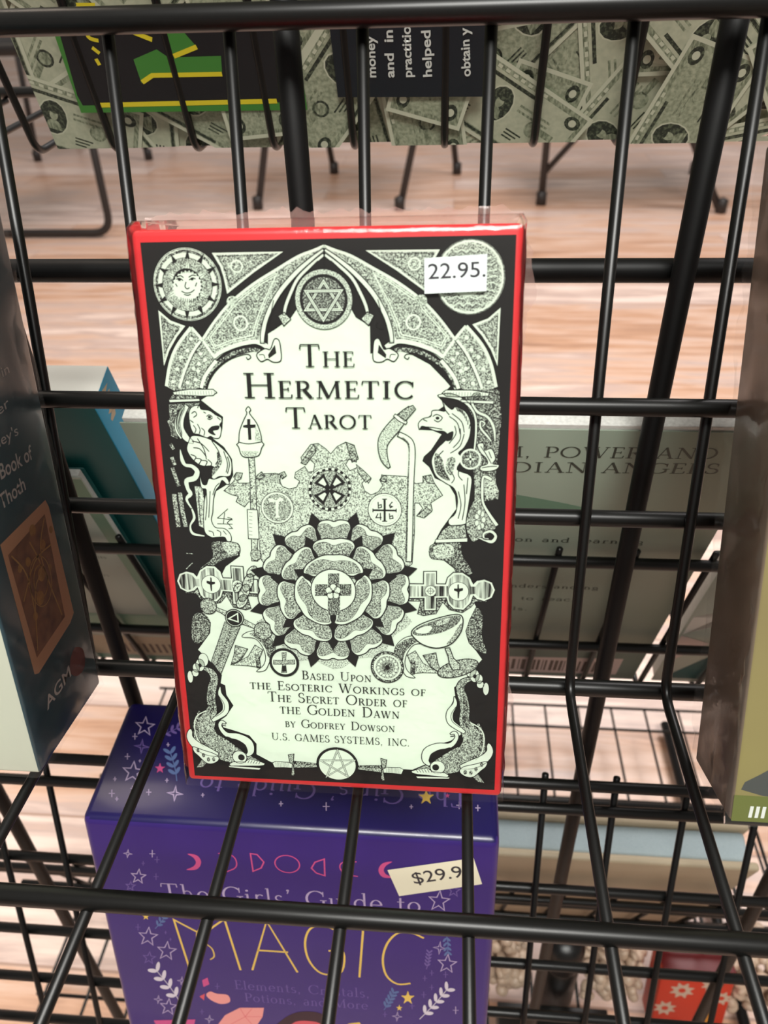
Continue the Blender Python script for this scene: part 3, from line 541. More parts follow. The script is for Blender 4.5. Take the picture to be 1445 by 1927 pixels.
'moon_medallion': '''
E_4 6 0 0|1318 5493 311 324
R_1 7 35 0|1318 5493 290 304
E_2 8 0 0|1318 5493 266 278
R_0 7 10 0|1318 5493 306 320
LS1 9 13 0|1180 5719 1207 5709 1234 5729 1261 5719 1288 5709 1315 5729 1342 5719 1369 5709 1396 5730 1423 5719 1450 5710
LS3 9 13 0|1180 5699 1207 5689 1234 5709 1261 5699 1288 5689 1315 5709 1342 5699 1370 5689 1396 5710 1424 5699 1451 5690
LS1 9 13 0|1124 5653 1163 5662 1201 5673 1239 5653 1278 5663 1316 5673 1354 5653 1392 5663 1430 5674 1469 5653 1507 5664
LS3 9 13 0|1124 5632 1163 5642 1201 5653 1240 5633 1278 5642 1316 5653 1355 5633 1393 5643 1431 5653 1469 5633 1507 5644
LS1 9 13 0|1093 5595 1138 5616 1182 5607 1227 5596 1272 5616 1317 5608 1362 5596 1406 5617 1451 5608 1495 5597 1539 5617
LS3 9 13 0|1093 5575 1138 5595 1183 5587 1228 5575 1272 5596 1317 5587 1362 5576 1406 5597 1451 5588 1496 5577 1540 5597
LS1 9 13 0|1076 5547 1124 5560 1173 5540 1221 5548 1269 5561 1318 5541 1366 5549 1414 5561 1462 5541 1510 5550 1558 5562
LS3 9 13 0|1076 5527 1124 5540 1173 5520 1221 5528 1269 5540 1318 5520 1366 5529 1414 5541 1462 5521 1510 5529 1558 5541
LS1 9 13 0|1071 5501 1120 5494 1170 5481 1219 5502 1269 5495 1318 5482 1367 5503 1417 5495 1466 5483 1515 5504 1564 5496
LS3 9 13 0|1071 5480 1120 5474 1170 5461 1219 5481 1269 5474 1319 5462 1368 5482 1417 5475 1467 5462 1516 5483 1565 5476
LS1 9 13 0|1076 5446 1125 5426 1174 5433 1222 5447 1271 5427 1319 5434 1367 5448 1416 5428 1464 5435 1512 5448 1561 5428
LS3 9 13 0|1076 5425 1125 5405 1174 5412 1222 5426 1271 5406 1319 5413 1368 5427 1416 5407 1465 5414 1513 5428 1561 5408
LS1 9 13 0|1094 5380 1139 5366 1184 5386 1229 5381 1275 5367 1320 5387 1365 5382 1410 5368 1455 5388 1500 5382 1545 5369
LS3 9 13 0|1094 5360 1139 5345 1184 5365 1230 5360 1275 5346 1320 5366 1365 5361 1411 5347 1455 5367 1500 5362 1546 5348
LS1 9 13 0|1126 5311 1165 5316 1204 5332 1243 5312 1282 5317 1320 5333 1360 5313 1398 5318 1437 5333 1476 5314 1514 5319
LS3 9 13 0|1126 5291 1165 5295 1204 5311 1243 5291 1282 5296 1321 5312 1360 5292 1399 5297 1437 5312 1476 5293 1515 5298
LS1 9 13 0|1183 5250 1211 5269 1239 5266 1266 5250 1294 5270 1321 5267 1349 5251 1376 5271 1404 5267 1432 5252 1459 5272
LS3 9 13 0|1184 5229 1211 5248 1239 5245 1267 5229 1294 5249 1322 5246 1349 5230 1377 5250 1404 5246 1432 5231 1459 5251
E_1 10 0 0|1295 5484 147 155
E_2 11 0 0|1328 5507 138 146
''',
'star_medallion': '''
E_4 11 0 0|-5 5314 266 266
R_0 12 10 0|-5 5314 266 266
E_0 12 0 0|-5 5314 222 223
E_3 13 0 0|-5 5314 195 195
C_0 14 62 0|1 5473 154 5225 -173 5223
C_1 15 38 0|1 5473 154 5225 -173 5223
C_0 16 6 0|1 5473 154 5225 -173 5223
C_0 16 62 0|-13 5134 -165 5388 160 5390
C_1 17 38 0|-13 5134 -165 5388 160 5390
C_0 18 6 0|-13 5134 -165 5388 160 5390
''',
'lotus_wand_ornament': '''
F_4 6 13 0|-780 3859 59 -782 3535 60 -799 3145 61 -817 2732 63
F_1 8 13 0|-805 3285 105 -811 2974 112
E_2 8 0 0|-801 2802 55 64
R_0 9 12 0|-801 2802 55 64
L_0 9 7 0|-840 3256 -807 3252
L_0 9 7 0|-843 3217 -810 3212
L_0 9 7 0|-845 3178 -813 3173
L_0 9 7 0|-848 3138 -816 3133
L_0 9 7 0|-851 3098 -819 3094
L_0 9 7 0|-854 3058 -821 3054
L_0 9 7 0|-857 3018 -824 3014
OS1 8 16 0|-777 4325 -754 4293 -769 4261 -704 4165 -672 4062 -664 3983 -646 3957 -668 3924 -700 3850 -754 3829 -847 3827 -884 3859 -899 3925 -917 3951 -895 3978 -880 4083 -833 4189 -795 4260 -803 4292
P_4 10 0 0|-725 4152 -685 4061 -674 3990 -730 3988 -722 4100
P_4 10 0 0|-882 3886 -697 3890 -727 3843 -846 3836
LS0 10 16 0|-902 3978 -797 3960 -658 3983
P_0 11 0 0|-795 4205 -764 4205 -768 4151 -715 4152 -717 4123 -765 4118 -766 4001 -797 4000 -796 4118 -841 4123 -839 4143 -799 4150
''',
'hooked_wand_ornament': '''
F_1 10 15 0|671 4070 46 736 4038 52 788 3986 57 803 3880 57 791 3635 58 782 3357 59 776 3074 60 766 2769 56
LS3 12 16 0|710 4038 768 3979 774 3879 766 3634 758 3357 753 3073 744 2783
F_4 11 15 0|790 4315 61 712 4236 97 632 4142 123 545 4034 114 517 3940 88 535 3819 68 580 3739 26
F_2 13 13 0|823 4329 45 751 4275 86 699 4222 87
F_1 14 12 0|634 4254 25 686 4215 41 750 4177 26
''',
'monogram': '''
L_0 6 12 0|-1057 3289 -1174 3188 -1018 3172
L_0 6 12 0|-1180 3127 -1022 3126
L_0 6 12 0|-1094 3246 -1118 3126
L_0 6 12 0|-1071 3198 -1024 3185 -1076 3142 -1026 3080 -1067 3078
''',
'banner_ornament': '''
O_4 4 12 0|-1084 3477 -984 3568 -942 3629 -931 3558 -823 3561 -757 3590 -698 3657 -548 3666 -496 3651 -511 3586 -487 3532 -419 3506 -343 3525 -308 3591 -359 3622 -346 3677 -252 3738 -218 3680 -165 3692 -151 3767 -196 3809 -276 3786 -285 3828 -184 3958 -110 3970 -39 3919 11 3867 76 3942 161 3986 222 3946 271 3841 259 3788 187 3818 153 3764 193 3701 268 3735 350 3684 400 3621 373 3577 348 3630 310 3575 334 3500 397 3458 471 3493 514 3559 484 3612 516 3661 610 3658 745 3651 838 3579 906 3591 906 3655 973 3657 1014 3594 1098 3467 983 3388 999 3312 920 3243 846 3252 905 3331 868 3384 826 3383 824 3085 800 2744 593 2563 -616 2575 -749 2746 -763 3033 -732 3315 -837 3368 -885 3311 -968 3364 -942 3420 -1016 3440
O_2 6 12 0|-975 3622 -944 3667 -880 3663 -901 3603 -945 3585
O_2 6 12 0|-731 3645 -686 3679 -657 3636 -714 3591 -749 3617
O_2 6 12 0|-511 3662 -457 3685 -438 3642 -482 3608
O_2 6 12 0|-288 3775 -153 3958 -129 3896 -241 3755
O_2 6 12 0|161 3986 243 3957 280 3821 217 3787
O_2 6 12 0|258 3767 329 3705 401 3631 347 3587 276 3682
O_2 6 12 0|506 3666 558 3646 546 3592 494 3602
O_2 6 12 0|906 3655 983 3673 1019 3583 952 3592
O_2 6 12 0|846 3252 920 3232 994 3301 941 3343
L_0 6 5 0|-672 3657 -671 3581
L_0 6 5 0|-656 3658 -657 3565
L_0 6 5 0|-641 3658 -642 3549
L_0 6 5 0|-625 3659 -625 3583
L_0 6 5 0|-610 3659 -610 3567
L_0 6 5 0|-594 3659 -596 3551
L_0 6 5 0|-579 3660 -578 3584
L_0 6 5 0|-563 3660 -563 3568
L_0 6 5 0|-548 3661 -549 3552
L_0 6 5 0|-532 3661 -531 3585
L_0 6 5 0|-517 3661 -517 3569
L_0 6 5 0|-501 3662 -502 3553
L_0 8 7 0|-256 3776 -212 3809
L_0 8 7 0|180 3945 223 3967
L_0 8 7 0|-231 3808 -188 3841
L_0 8 7 0|197 3919 237 3936
L_0 8 7 0|-205 3841 -164 3874
L_0 8 7 0|214 3893 252 3904
L_0 8 7 0|-180 3873 -140 3906
L_0 8 7 0|231 3867 266 3873
L_0 8 7 0|-155 3906 -116 3938
L_0 8 7 0|248 3841 281 3842
E_1 7 0 0|-549 3310 165 165
R_0 8 12 0|-549 3310 165 165
E_2 9 0 0|-549 3310 143 145
P_1 10 0 0|-636 3405 -596 3407 -556 3387 -514 3423 -482 3403 -483 3382 -530 3374 -542 3235 -520 3208 -581 3202 -566 3234 -564 3373 -618 3365
E_3 7 0 0|531 3309 167 170
R_0 8 12 0|531 3309 167 170
R_1 9 35 0|531 3309 153 157
E_1 10 0 0|531 3309 143 146
L_0 11 30 0|417 3304 640 3304
L_0 11 36 0|531 3413 529 3194
L_0 12 17 0|507 3419 554 3421
L_0 12 17 0|503 3191 553 3192
L_0 12 17 0|414 3321 414 3283
L_0 12 17 0|645 3325 644 3286
L_0 12 17 0|466 3390 469 3327 499 3335 497 3363 469 3355
L_0 12 17 0|608 3394 578 3358 587 3332 607 3345 580 3354
L_0 12 17 0|464 3270 442 3227 499 3229
L_0 12 17 0|487 3278 488 3203
L_0 12 17 0|576 3274 581 3217 612 3223 608 3251 581 3241
E_1 8 0 0|-11 3512 218 224
R_0 9 10 0|-11 3512 218 224
P_0 10 0 0|177 3534 201 3536 200 3499 176 3501
P_0 10 0 0|171 3473 194 3468 182 3433 160 3442
P_0 10 0 0|147 3416 167 3404 145 3373 127 3389
P_0 10 0 0|107 3369 122 3350 92 3327 80 3348
P_0 10 0 0|56 3335 64 3312 29 3299 25 3323
P_0 10 0 0|-2 3318 -1 3293 -38 3292 -35 3317
P_0 10 0 0|-62 3321 -68 3296 -102 3307 -92 3330
P_0 10 0 0|-116 3342 -129 3321 -158 3342 -141 3361
P_0 10 0 0|-159 3381 -178 3364 -198 3394 -177 3407
P_0 10 0 0|-188 3432 -211 3421 -220 3457 -197 3463
P_0 10 0 0|-200 3490 -224 3488 -222 3525 -198 3523
P_0 10 0 0|-193 3551 -216 3556 -203 3591 -181 3582
P_0 10 0 0|-168 3608 -188 3620 -165 3650 -148 3634
P_0 10 0 0|-128 3654 -142 3672 -112 3695 -101 3674
P_0 10 0 0|-76 3687 -85 3709 -50 3722 -46 3698
P_0 10 0 0|-19 3703 -20 3727 16 3728 13 3704
P_0 10 0 0|39 3700 45 3724 79 3714 69 3691
P_0 10 0 0|92 3679 105 3700 134 3680 117 3661
P_0 10 0 0|136 3642 154 3658 174 3629 154 3616
P_0 10 0 0|165 3592 187 3602 197 3567 174 3561
E_2 9 0 0|-11 3512 186 191
R_0 10 14 0|-11 3512 186 191
P_0 11 0 0|4 3519 145 3454 44 3350 -18 3497
P_1 12 0 0|37 3480 101 3447 51 3396 20 3463
P_0 11 0 0|-5 3497 -79 3346 -173 3445 -25 3518
P_1 12 0 0|-45 3461 -82 3392 -129 3440 -61 3478
P_0 11 0 0|-26 3505 -167 3570 -65 3672 -4 3527
P_1 12 0 0|-58 3544 -123 3577 -72 3628 -41 3561
P_0 11 0 0|-17 3527 56 3676 150 3579 4 3506
P_1 12 0 0|23 3563 60 3631 106 3583 39 3547
''',
'cross_ornament': '''
P_3 8 0 0|769 2337 888 2339 854 2197 914 2177 1046 2205 1112 2337 1178 2254 1310 2223 1401 2292 1439 2350 1543 2348 1569 2370 1542 2426 770 2409
C_0 9 10 0|769 2337 888 2339 854 2197 914 2177 1046 2205 1112 2337 1178 2254 1310 2223 1401 2292 1439 2350 1543 2348 1569 2370 1542 2426 770 2409
O_1 10 16 0|771 2529 915 2531 916 2668 1046 2673 1046 2536 1137 2537 1156 2608 1214 2666 1305 2669 1383 2616 1416 2548 1448 2584 1525 2601 1603 2569 1637 2486 1607 2400 1530 2357 1452 2379 1418 2414 1394 2334 1323 2253 1218 2262 1165 2318 1145 2384 1046 2377 1046 2241 921 2235 921 2372 770 2366
P_5 12 0 0|771 2505 939 2509 942 2647 1028 2650 1028 2513 1163 2515 1176 2594 1227 2641 1305 2644 1364 2602 1391 2516 1436 2517 1468 2561 1526 2577 1584 2554 1612 2485 1587 2413 1530 2383 1471 2402 1438 2438 1388 2431 1367 2340 1316 2277 1231 2285 1184 2333 1164 2403 1028 2398 1028 2262 943 2258 944 2394 770 2387
E_1 13 0 0|1268 2460 102 102
R_0 14 10 0|1268 2460 102 102
E_1 13 0 0|987 2456 57 59
R_0 14 10 0|987 2456 57 59
R_0 14 10 0|987 2456 30 29
L_0 14 8 0|987 2500 987 2410
L_0 14 8 0|939 2454 1036 2458
P_0 15 0 0|1257 2534 1270 2542 1274 2493 1313 2501 1314 2473 1279 2458 1274 2386 1262 2386 1258 2457 1224 2469 1223 2491 1257 2492
''',
'cross_ornament ': '''
Pm3 8 0 0|769 2337 888 2339 854 2197 914 2177 1046 2205 1112 2337 1178 2254 1310 2223 1401 2292 1439 2350 1543 2348 1569 2370 1542 2426 770 2409|n
Cm0 9 10 0|769 2337 888 2339 854 2197 914 2177 1046 2205 1112 2337 1178 2254 1310 2223 1401 2292 1439 2350 1543 2348 1569 2370 1542 2426 770 2409|n
Om1 10 16 0|771 2529 915 2531 916 2668 1046 2673 1046 2536 1137 2537 1156 2608 1214 2666 1305 2669 1383 2616 1416 2548 1448 2584 1525 2601 1603 2569 1637 2486 1607 2400 1530 2357 1452 2379 1418 2414 1394 2334 1323 2253 1218 2262 1165 2318 1145 2384 1046 2377 1046 2241 921 2235 921 2372 770 2366|n
Pm5 12 0 0|771 2505 939 2509 942 2647 1028 2650 1028 2513 1163 2515 1176 2594 1227 2641 1305 2644 1364 2602 1391 2516 1436 2517 1468 2561 1526 2577 1584 2554 1612 2485 1587 2413 1530 2383 1471 2402 1438 2438 1388 2431 1367 2340 1316 2277 1231 2285 1184 2333 1164 2403 1028 2398 1028 2262 943 2258 944 2394 770 2387|n
Em1 13 0 0|1268 2460 102 102|n
Rm0 14 10 0|1268 2460 102 102|n
Em1 13 0 0|987 2456 57 59|n
Rm0 14 10 0|987 2456 57 59|n
Rm0 14 10 0|987 2456 30 29|n
Lm0 14 8 0|987 2500 987 2410|n
Lm0 14 8 0|939 2454 1036 2458|n
Pm0 15 0 0|1257 2534 1270 2542 1274 2493 1313 2501 1314 2473 1279 2458 1274 2386 1262 2386 1258 2457 1224 2469 1223 2491 1257 2492|n
O_4 16 14 0|-845 2495 -868 2444 -900 2406 -932 2390 -957 2402 -967 2438 -959 2489 -936 2540 -905 2578 -872 2594 -847 2584 -837 2549
O_4 16 14 0|-894 2378 -917 2326 -949 2287 -982 2272 -1007 2284 -1017 2320 -1009 2371 -986 2423 -954 2462 -921 2478 -896 2467 -886 2432
O_4 16 14 0|-921 2282 -944 2242 -976 2212 -1008 2200 -1033 2209 -1044 2236 -1037 2276 -1015 2316 -983 2346 -950 2359 -925 2351 -914 2324
O_4 16 14 0|-800 2618 -820 2585 -849 2561 -878 2551 -900 2558 -910 2581 -904 2613 -885 2646 -857 2671 -827 2682 -805 2675 -794 2653
O_4 16 14 0|-973 2432 -990 2405 -1013 2385 -1036 2376 -1054 2382 -1062 2401 -1057 2428 -1041 2455 -1018 2476 -995 2485 -976 2480 -968 2461
''',
'rose_ornament': '''
P_4 10 0 0|799 2109 734 2035 649 1979 588 1913 551 1819 500 1728 414 1681 312 1674 221 1659 141 1604 53 1540 -43 1525 -133 1566 -214 1613 -303 1619 -407 1605 -501 1625 -561 1700 -599 1791 -656 1854 -742 1896 -819 1953 -843 2044 -563 2241 555 2406
P_0 17 0 0|544 2343 678 2327 754 2338 797 2298 852 2243 775 2217 716 2201 655 2244 528 2287
P_0 17 0 0|404 2073 509 1990 580 1961 597 1902 615 1822 536 1839 478 1854 448 1926 363 2030
P_0 17 0 0|150 1898 195 1767 240 1704 224 1642 199 1559 141 1615 100 1660 111 1741 93 1880
P_0 17 0 0|-152 1869 -180 1727 -175 1646 -220 1597 -283 1535 -302 1616 -314 1678 -264 1746 -207 1882
P_0 17 0 0|-414 1996 -509 1882 -546 1807 -607 1785 -690 1761 -664 1844 -642 1905 -567 1941 -453 2035
P_0 17 0 0|-563 2242 -697 2187 -764 2138 -824 2149 -903 2169 -841 2230 -792 2274 -714 2269 -575 2297
P_0 17 0 0|-561 2536 -696 2553 -774 2542 -816 2581 -869 2637 -789 2661 -729 2677 -669 2635 -543 2591
P_0 17 0 0|-411 2799 -512 2879 -581 2907 -595 2962 -610 3036 -533 3020 -477 3005 -449 2938 -369 2839
P_0 17 0 0|-159 2961 -201 3081 -243 3139 -227 3195 -201 3269 -147 3218 -109 3178 -120 3105 -104 2977
P_0 17 0 0|130 2985 156 3114 150 3186 192 3228 250 3282 269 3210 281 3156 235 3096 184 2973
P_0 17 0 0|383 2866 469 2970 501 3038 557 3056 633 3077 613 3002 595 2947 526 2915 421 2828
P_0 17 0 0|535 2632 661 2684 722 2730 779 2719 855 2700 800 2642 756 2600 681 2605 548 2579
PS1 18 0 0|504 2567 624 2615 686 2638 754 2613 772 2531 755 2470 771 2409 751 2325 682 2294 620 2312 500 2352 498 2460
CS0 19 20 0|504 2567 624 2615 686 2638 754 2613 772 2531 755 2470 771 2409 751 2325 682 2294 620 2312 500 2352 498 2460
PS2 20 0 0|522 2557 626 2606 706 2627 733 2584 726 2526 689 2471 709 2412 725 2353 695 2308 623 2325 519 2366
CS0 21 6 0|522 2557 626 2606 706 2627 733 2584 726 2526 689 2471 709 2412 725 2353 695 2308 623 2325 519 2366
PS1 18 0 0|485 2298 611 2282 675 2271 721 2214 695 2129 648 2082 631 2018 571 1950 496 1958 453 2006 372 2104 425 2203
CS0 19 20 0|485 2298 611 2282 675 2271 721 2214 695 2129 648 2082 631 2018 571 1950 496 1958 453 2006 372 2104 425 2203
PS2 20 0 0|495 2281 608 2272 687 2251 688 2198 652 2148 593 2116 580 2052 563 1989 515 1964 462 2017 395 2107
CS0 21 6 0|495 2281 608 2272 687 2251 688 2198 652 2148 593 2116 580 2052 563 1989 515 1964 462 2017 395 2107
PS1 18 0 0|332 2062 430 1983 479 1940 488 1863 423 1800 359 1780 312 1730 227 1699 167 1745 156 1812 138 1943 233 2006
CS0 19 20 0|332 2062 430 1983 479 1940 488 1863 423 1800 359 1780 312 1730 227 1699 167 1745 156 1812 138 1943 233 2006
PS2 20 0 0|331 2041 423 1975 479 1915 453 1867 397 1839 330 1840 286 1788 240 1739 187 1741 169 1816 159 1934
CS0 21 6 0|331 2041 423 1975 479 1915 453 1867 397 1839 330 1840 286 1788 240 1739 187 1741 169 1816 159 1934
PS1 18 0 0|83 1925 125 1802 144 1738 113 1663 25 1638 -38 1653 -102 1632 -188 1648 -215 1721 -190 1787 -138 1915 -27 1925
CS0 19 20 0|83 1925 125 1802 144 1738 113 1663 25 1638 -38 1653 -102 1632 -188 1648 -215 1721 -190 1787 -138 1915 -27 1925
PS2 20 0 0|72 1906 115 1799 131 1715 85 1684 23 1687 -31 1724 -94 1698 -157 1678 -201 1707 -177 1785 -126 1897
CS0 21 6 0|72 1906 115 1799 131 1715 85 1684 23 1687 -31 1724 -94 1698 -157 1678 -201 1707 -177 1785 -126 1897
PS1 18 0 0|-192 1927 -221 1794 -237 1726 -301 1674 -386 1697 -430 1742 -493 1756 -555 1815 -540 1894 -487 1941 -380 2031 -284 1983
CS0 19 20 0|-192 1927 -221 1794 -237 1726 -301 1674 -386 1697 -430 1742 -493 1756 -555 1815 -540 1894 -487 1941 -380 2031 -284 1983
PS2 20 0 0|-211 1916 -230 1797 -260 1712 -314 1708 -362 1742 -389 1803 -453 1812 -515 1826 -536 1874 -477 1932 -379 2008
CS0 21 6 0|-211 1916 -230 1797 -260 1712 -314 1708 -362 1742 -389 1803 -453 1812 -515 1826 -536 1874 -477 1932 -379 2008
PS1 18 0 0|-418 2069 -508 1963 -556 1910 -634 1895 -691 1959 -703 2022 -747 2066 -768 2150 -716 2213 -649 2229 -518 2257 -464 2166
CS0 19 20 0|-418 2069 -508 1963 -556 1910 -634 1895 -691 1959 -703 2022 -747 2066 -768 2150 -716 2213 -649 2229 -518 2257 -464 2166
PS2 20 0 0|-439 2068 -515 1970 -581 1909 -627 1932 -649 1988 -640 2056 -687 2097 -730 2140 -723 2193 -646 2216 -529 2235
CS0 21 6 0|-439 2068 -515 1970 -581 1909 -627 1932 -649 1988 -640 2056 -687 2097 -730 2140 -723 2193 -646 2216 -529 2235
PS1 18 0 0|-530 2310 -656 2259 -721 2235 -791 2261 -805 2346 -783 2409 -796 2470 -771 2555 -698 2586 -636 2567 -517 2527 -519 2419
CS0 19 20 0|-530 2310 -656 2259 -721 2235 -791 2261 -805 2346 -783 2409 -796 2470 -771 2555 -698 2586 -636 2567 -517 2527 -519 2419
PS2 20 0 0|-547 2320 -657 2269 -742 2247 -767 2291 -757 2351 -715 2408 -733 2467 -746 2527 -713 2571 -640 2554 -536 2513
CS0 21 6 0|-547 2320 -657 2269 -742 2247 -767 2291 -757 2351 -715 2408 -733 2467 -746 2527 -713 2571 -640 2554 -536 2513
PS1 18 0 0|-499 2581 -626 2597 -691 2608 -734 2665 -703 2747 -654 2792 -634 2853 -572 2916 -498 2909 -457 2863 -380 2769 -436 2673
CS0 19 20 0|-499 2581 -626 2597 -691 2608 -734 2665 -703 2747 -654 2792 -634 2853 -572 2916 -498 2909 -457 2863 -380 2769 -436 2673
PS2 20 0 0|-509 2598 -623 2607 -702 2628 -700 2679 -661 2729 -600 2759 -585 2820 -565 2880 -517 2903 -467 2853 -403 2766
CS0 21 6 0|-509 2598 -623 2607 -702 2628 -700 2679 -661 2729 -600 2759 -585 2820 -565 2880 -517 2903 -467 2853 -403 2766
PS1 18 0 0|-340 2809 -434 2885 -481 2925 -487 2997 -421 3055 -359 3072 -313 3117 -230 3144 -174 3102 -164 3041 -148 2920 -242 2861
CS0 19 20 0|-340 2809 -434 2885 -481 2925 -487 2997 -421 3055 -359 3072 -313 3117 -230 3144 -174 3102 -164 3041 -148 2920 -242 2861
PS2 20 0 0|-339 2829 -426 2892 -479 2949 -452 2993 -397 3019 -332 3016 -289 3064 -244 3108 -193 3106 -177 3037 -168 2928
CS0 21 6 0|-339 2829 -426 2892 -479 2949 -452 2993 -397 3019 -332 3016 -289 3064 -244 3108 -193 3106 -177 3037 -168 2928
PS1 18 0 0|-95 2935 -134 3049 -152 3108 -121 3175 -38 3196 21 3181 82 3199 163 3184 188 3119 166 3059 118 2943 12 2935
CS0 19 20 0|-95 2935 -134 3049 -152 3108 -121 3175 -38 3196 21 3181 82 3199 163 3184 188 3119 166 3059 118 2943 12 2935
PS2 20 0 0|-84 2953 -124 3052 -139 3128 -95 3155 -37 3152 15 3118 75 3140 134 3158 175 3131 153 3062 106 2960
CS0 21 6 0|-84 2953 -124 3052 -139 3128 -95 3155 -37 3152 15 3118 75 3140 134 3158 175 3131 153 3062 106 2960
PS1 18 0 0|170 2931 195 3053 210 3114 269 3159 348 3138 391 3097 450 3083 511 3030 499 2959 450 2915 351 2833 258 2878
CS0 19 20 0|170 2931 195 3053 210 3114 269 3159 348 3138 391 3097 450 3083 511 3030 499 2959 450 2915 351 2833 258 2878
PS2 20 0 0|188 2941 204 3050 231 3126 281 3129 327 3097 354 3042 415 3033 473 3020 494 2976 441 2924 350 2855
CS0 21 6 0|188 2941 204 3050 231 3126 281 3129 327 3097 354 3042 415 3033 473 3020 494 2976 441 2924 350 2855
PS1 18 0 0|389 2797 471 2895 515 2944 587 2956 643 2898 658 2839 702 2797 726 2719 680 2659 617 2644 491 2618 436 2706
CS0 19 20 0|389 2797 471 2895 515 2944 587 2956 643 2898 658 2839 702 2797 726 2719 680 2659 617 2644 491 2618 436 2706
PS2 20 0 0|409 2798 478 2888 538 2944 582 2922 605 2871 600 2808 647 2769 690 2729 685 2678 613 2656 501 2639
CS0 21 6 0|409 2798 478 2888 538 2944 582 2922 605 2871 600 2808 647 2769 690 2729 685 2678 613 2656 501 2639
P_0 22 0 0|149 2784 201 2909 207 2977 302 3042 308 2933 254 2885 182 2770
P_0 22 0 0|356 2554 485 2600 543 2643 651 2613 567 2533 497 2542 363 2518
P_0 22 0 0|291 2233 403 2161 472 2144 512 2037 397 2049 364 2111 267 2202
P_0 22 0 0|-3 2062 4 1923 29 1855 -34 1749 -89 1850 -59 1920 -41 2060
P_0 22 0 0|-303 2178 -408 2077 -448 2011 -566 1989 -517 2101 -445 2125 -325 2207
P_0 22 0 0|-376 2490 -511 2503 -584 2488 -664 2563 -551 2601 -494 2563 -366 2526
P_0 22 0 0|-173 2757 -237 2868 -287 2913 -273 3023 -182 2964 -181 2896 -139 2774
PS1 23 0 0|-112 2738 -173 2841 -207 2906 -168 2969 -63 3002 14 2996 91 3007 193 2982 228 2921 188 2854 120 2747 5 2754
CS0 24 20 0|-112 2738 -173 2841 -207 2906 -168 2969 -63 3002 14 2996 91 3007 193 2982 228 2921 188 2854 120 2747 5 2754
PS2 25 0 0|-104 2757 -163 2845 -190 2916 -132 2955 -59 2960 7 2929 81 2950 155 2960 208 2923 175 2859 111 2766
CS0 26 6 0|-104 2757 -163 2845 -190 2916 -132 2955 -59 2960 7 2929 81 2950 155 2960 208 2923 175 2859 111 2766
PS1 23 0 0|169 2725 216 2841 248 2913 320 2926 406 2868 445 2805 499 2753 539 2656 510 2588 433 2572 309 2551 248 2646
CS0 24 20 0|169 2725 216 2841 248 2913 320 2926 406 2868 445 2805 499 2753 539 2656 510 2588 433 2572 309 2551 248 2646
PS2 25 0 0|189 2732 225 2837 265 2906 329 2889 375 2836 388 2764 447 2721 499 2671 500 2604 430 2585 319 2572
CS0 26 6 0|189 2732 225 2837 265 2906 329 2889 375 2836 388 2764 447 2721 499 2671 500 2604 430 2585 319 2572
PS1 23 0 0|320 2498 440 2542 515 2566 568 2519 572 2411 545 2335 535 2256 480 2157 408 2132 350 2183 261 2268 302 2381
CS0 24 20 0|320 2498 440 2542 515 2566 568 2519 572 2411 545 2335 535 2256 480 2157 408 2132 350 2183 261 2268 302 2381
PS2 25 0 0|337 2487 441 2532 520 2548 544 2486 528 2413 479 2352 479 2275 469 2199 415 2152 359 2195 284 2274
CS0 26 6 0|337 2487 441 2532 520 2548 544 2486 528 2413 479 2352 479 2275 469 2199 415 2152 359 2195 284 2274
PS1 23 0 0|225 2222 330 2157 394 2113 386 2038 302 1959 225 1929 156 1882 45 1858 -16 1898 -9 1980 8 2110 122 2156
CS0 24 20 0|225 2222 330 2157 394 2113 386 2038 302 1959 225 1929 156 1882 45 1858 -16 1898 -9 1980 8 2110 122 2156
PS2 25 0 0|226 2201 323 2149 382 2097 346 2034 278 1996 200 1994 139 1941 72 1896 3 1906 6 1981 26 2096
CS0 26 6 0|226 2201 323 2149 382 2097 346 2034 278 1996 200 1994 139 1941 72 1896 3 1906 6 1981 26 2096
PS1 23 0 0|-48 2107 -41 1978 -40 1897 -104 1851 -215 1865 -282 1906 -357 1929 -437 2001 -439 2077 -370 2127 -259 2202 -159 2143
CS0 24 20 0|-48 2107 -41 1978 -40 1897 -104 1851 -215 1865 -282 1906 -357 1929 -437 2001 -439 2077 -370 2127 -259 2202 -159 2143
PS2 25 0 0|-64 2092 -52 1979 -60 1895 -130 1881 -199 1910 -243 1970 -320 1983 -392 2006 -422 2067 -361 2116 -259 2178
CS0 26 6 0|-64 2092 -52 1979 -60 1895 -130 1881 -199 1910 -243 1970 -320 1983 -392 2006 -422 2067 -361 2116 -259 2178
PS1 23 0 0|-292 2244 -389 2151 -452 2095 -524 2114 -573 2210 -577 2289 -599 2363 -586 2474 -528 2526 -453 2507 -334 2472 -325 2356
CS0 24 20 0|-292 2244 -389 2151 -452 2095 -524 2114 -573 2210 -577 2289 -599 2363 -586 2474 -528 2526 -453 2507 -334 2472 -325 2356
PS2 25 0 0|-313 2247 -395 2159 -465 2109 -514 2155 -529 2228 -506 2303 -537 2371 -559 2442 -527 2506 -456 2493 -352 2457
CS0 26 6 0|-313 2247 -395 2159 -465 2109 -514 2155 -529 2228 -506 2303 -537 2371 -559 2442 -527 2506 -456 2493 -352 2457
PS1 23 0 0|-318 2527 -444 2538 -522 2548 -545 2615 -497 2717 -438 2773 -392 2840 -300 2904 -228 2896 -202 2827 -163 2713 -249 2627
CS0 24 20 0|-318 2527 -444 2538 -522 2548 -545 2615 -497 2717 -438 2773 -392 2840 -300 2904 -228 2896 -202 2827 -163 2713 -249 2627
PS2 25 0 0|-328 2544 -440 2548 -517 2567 -508 2635 -460 2696 -389 2729 -353 2799 -310 2863 -243 2882 -214 2820 -185 2717
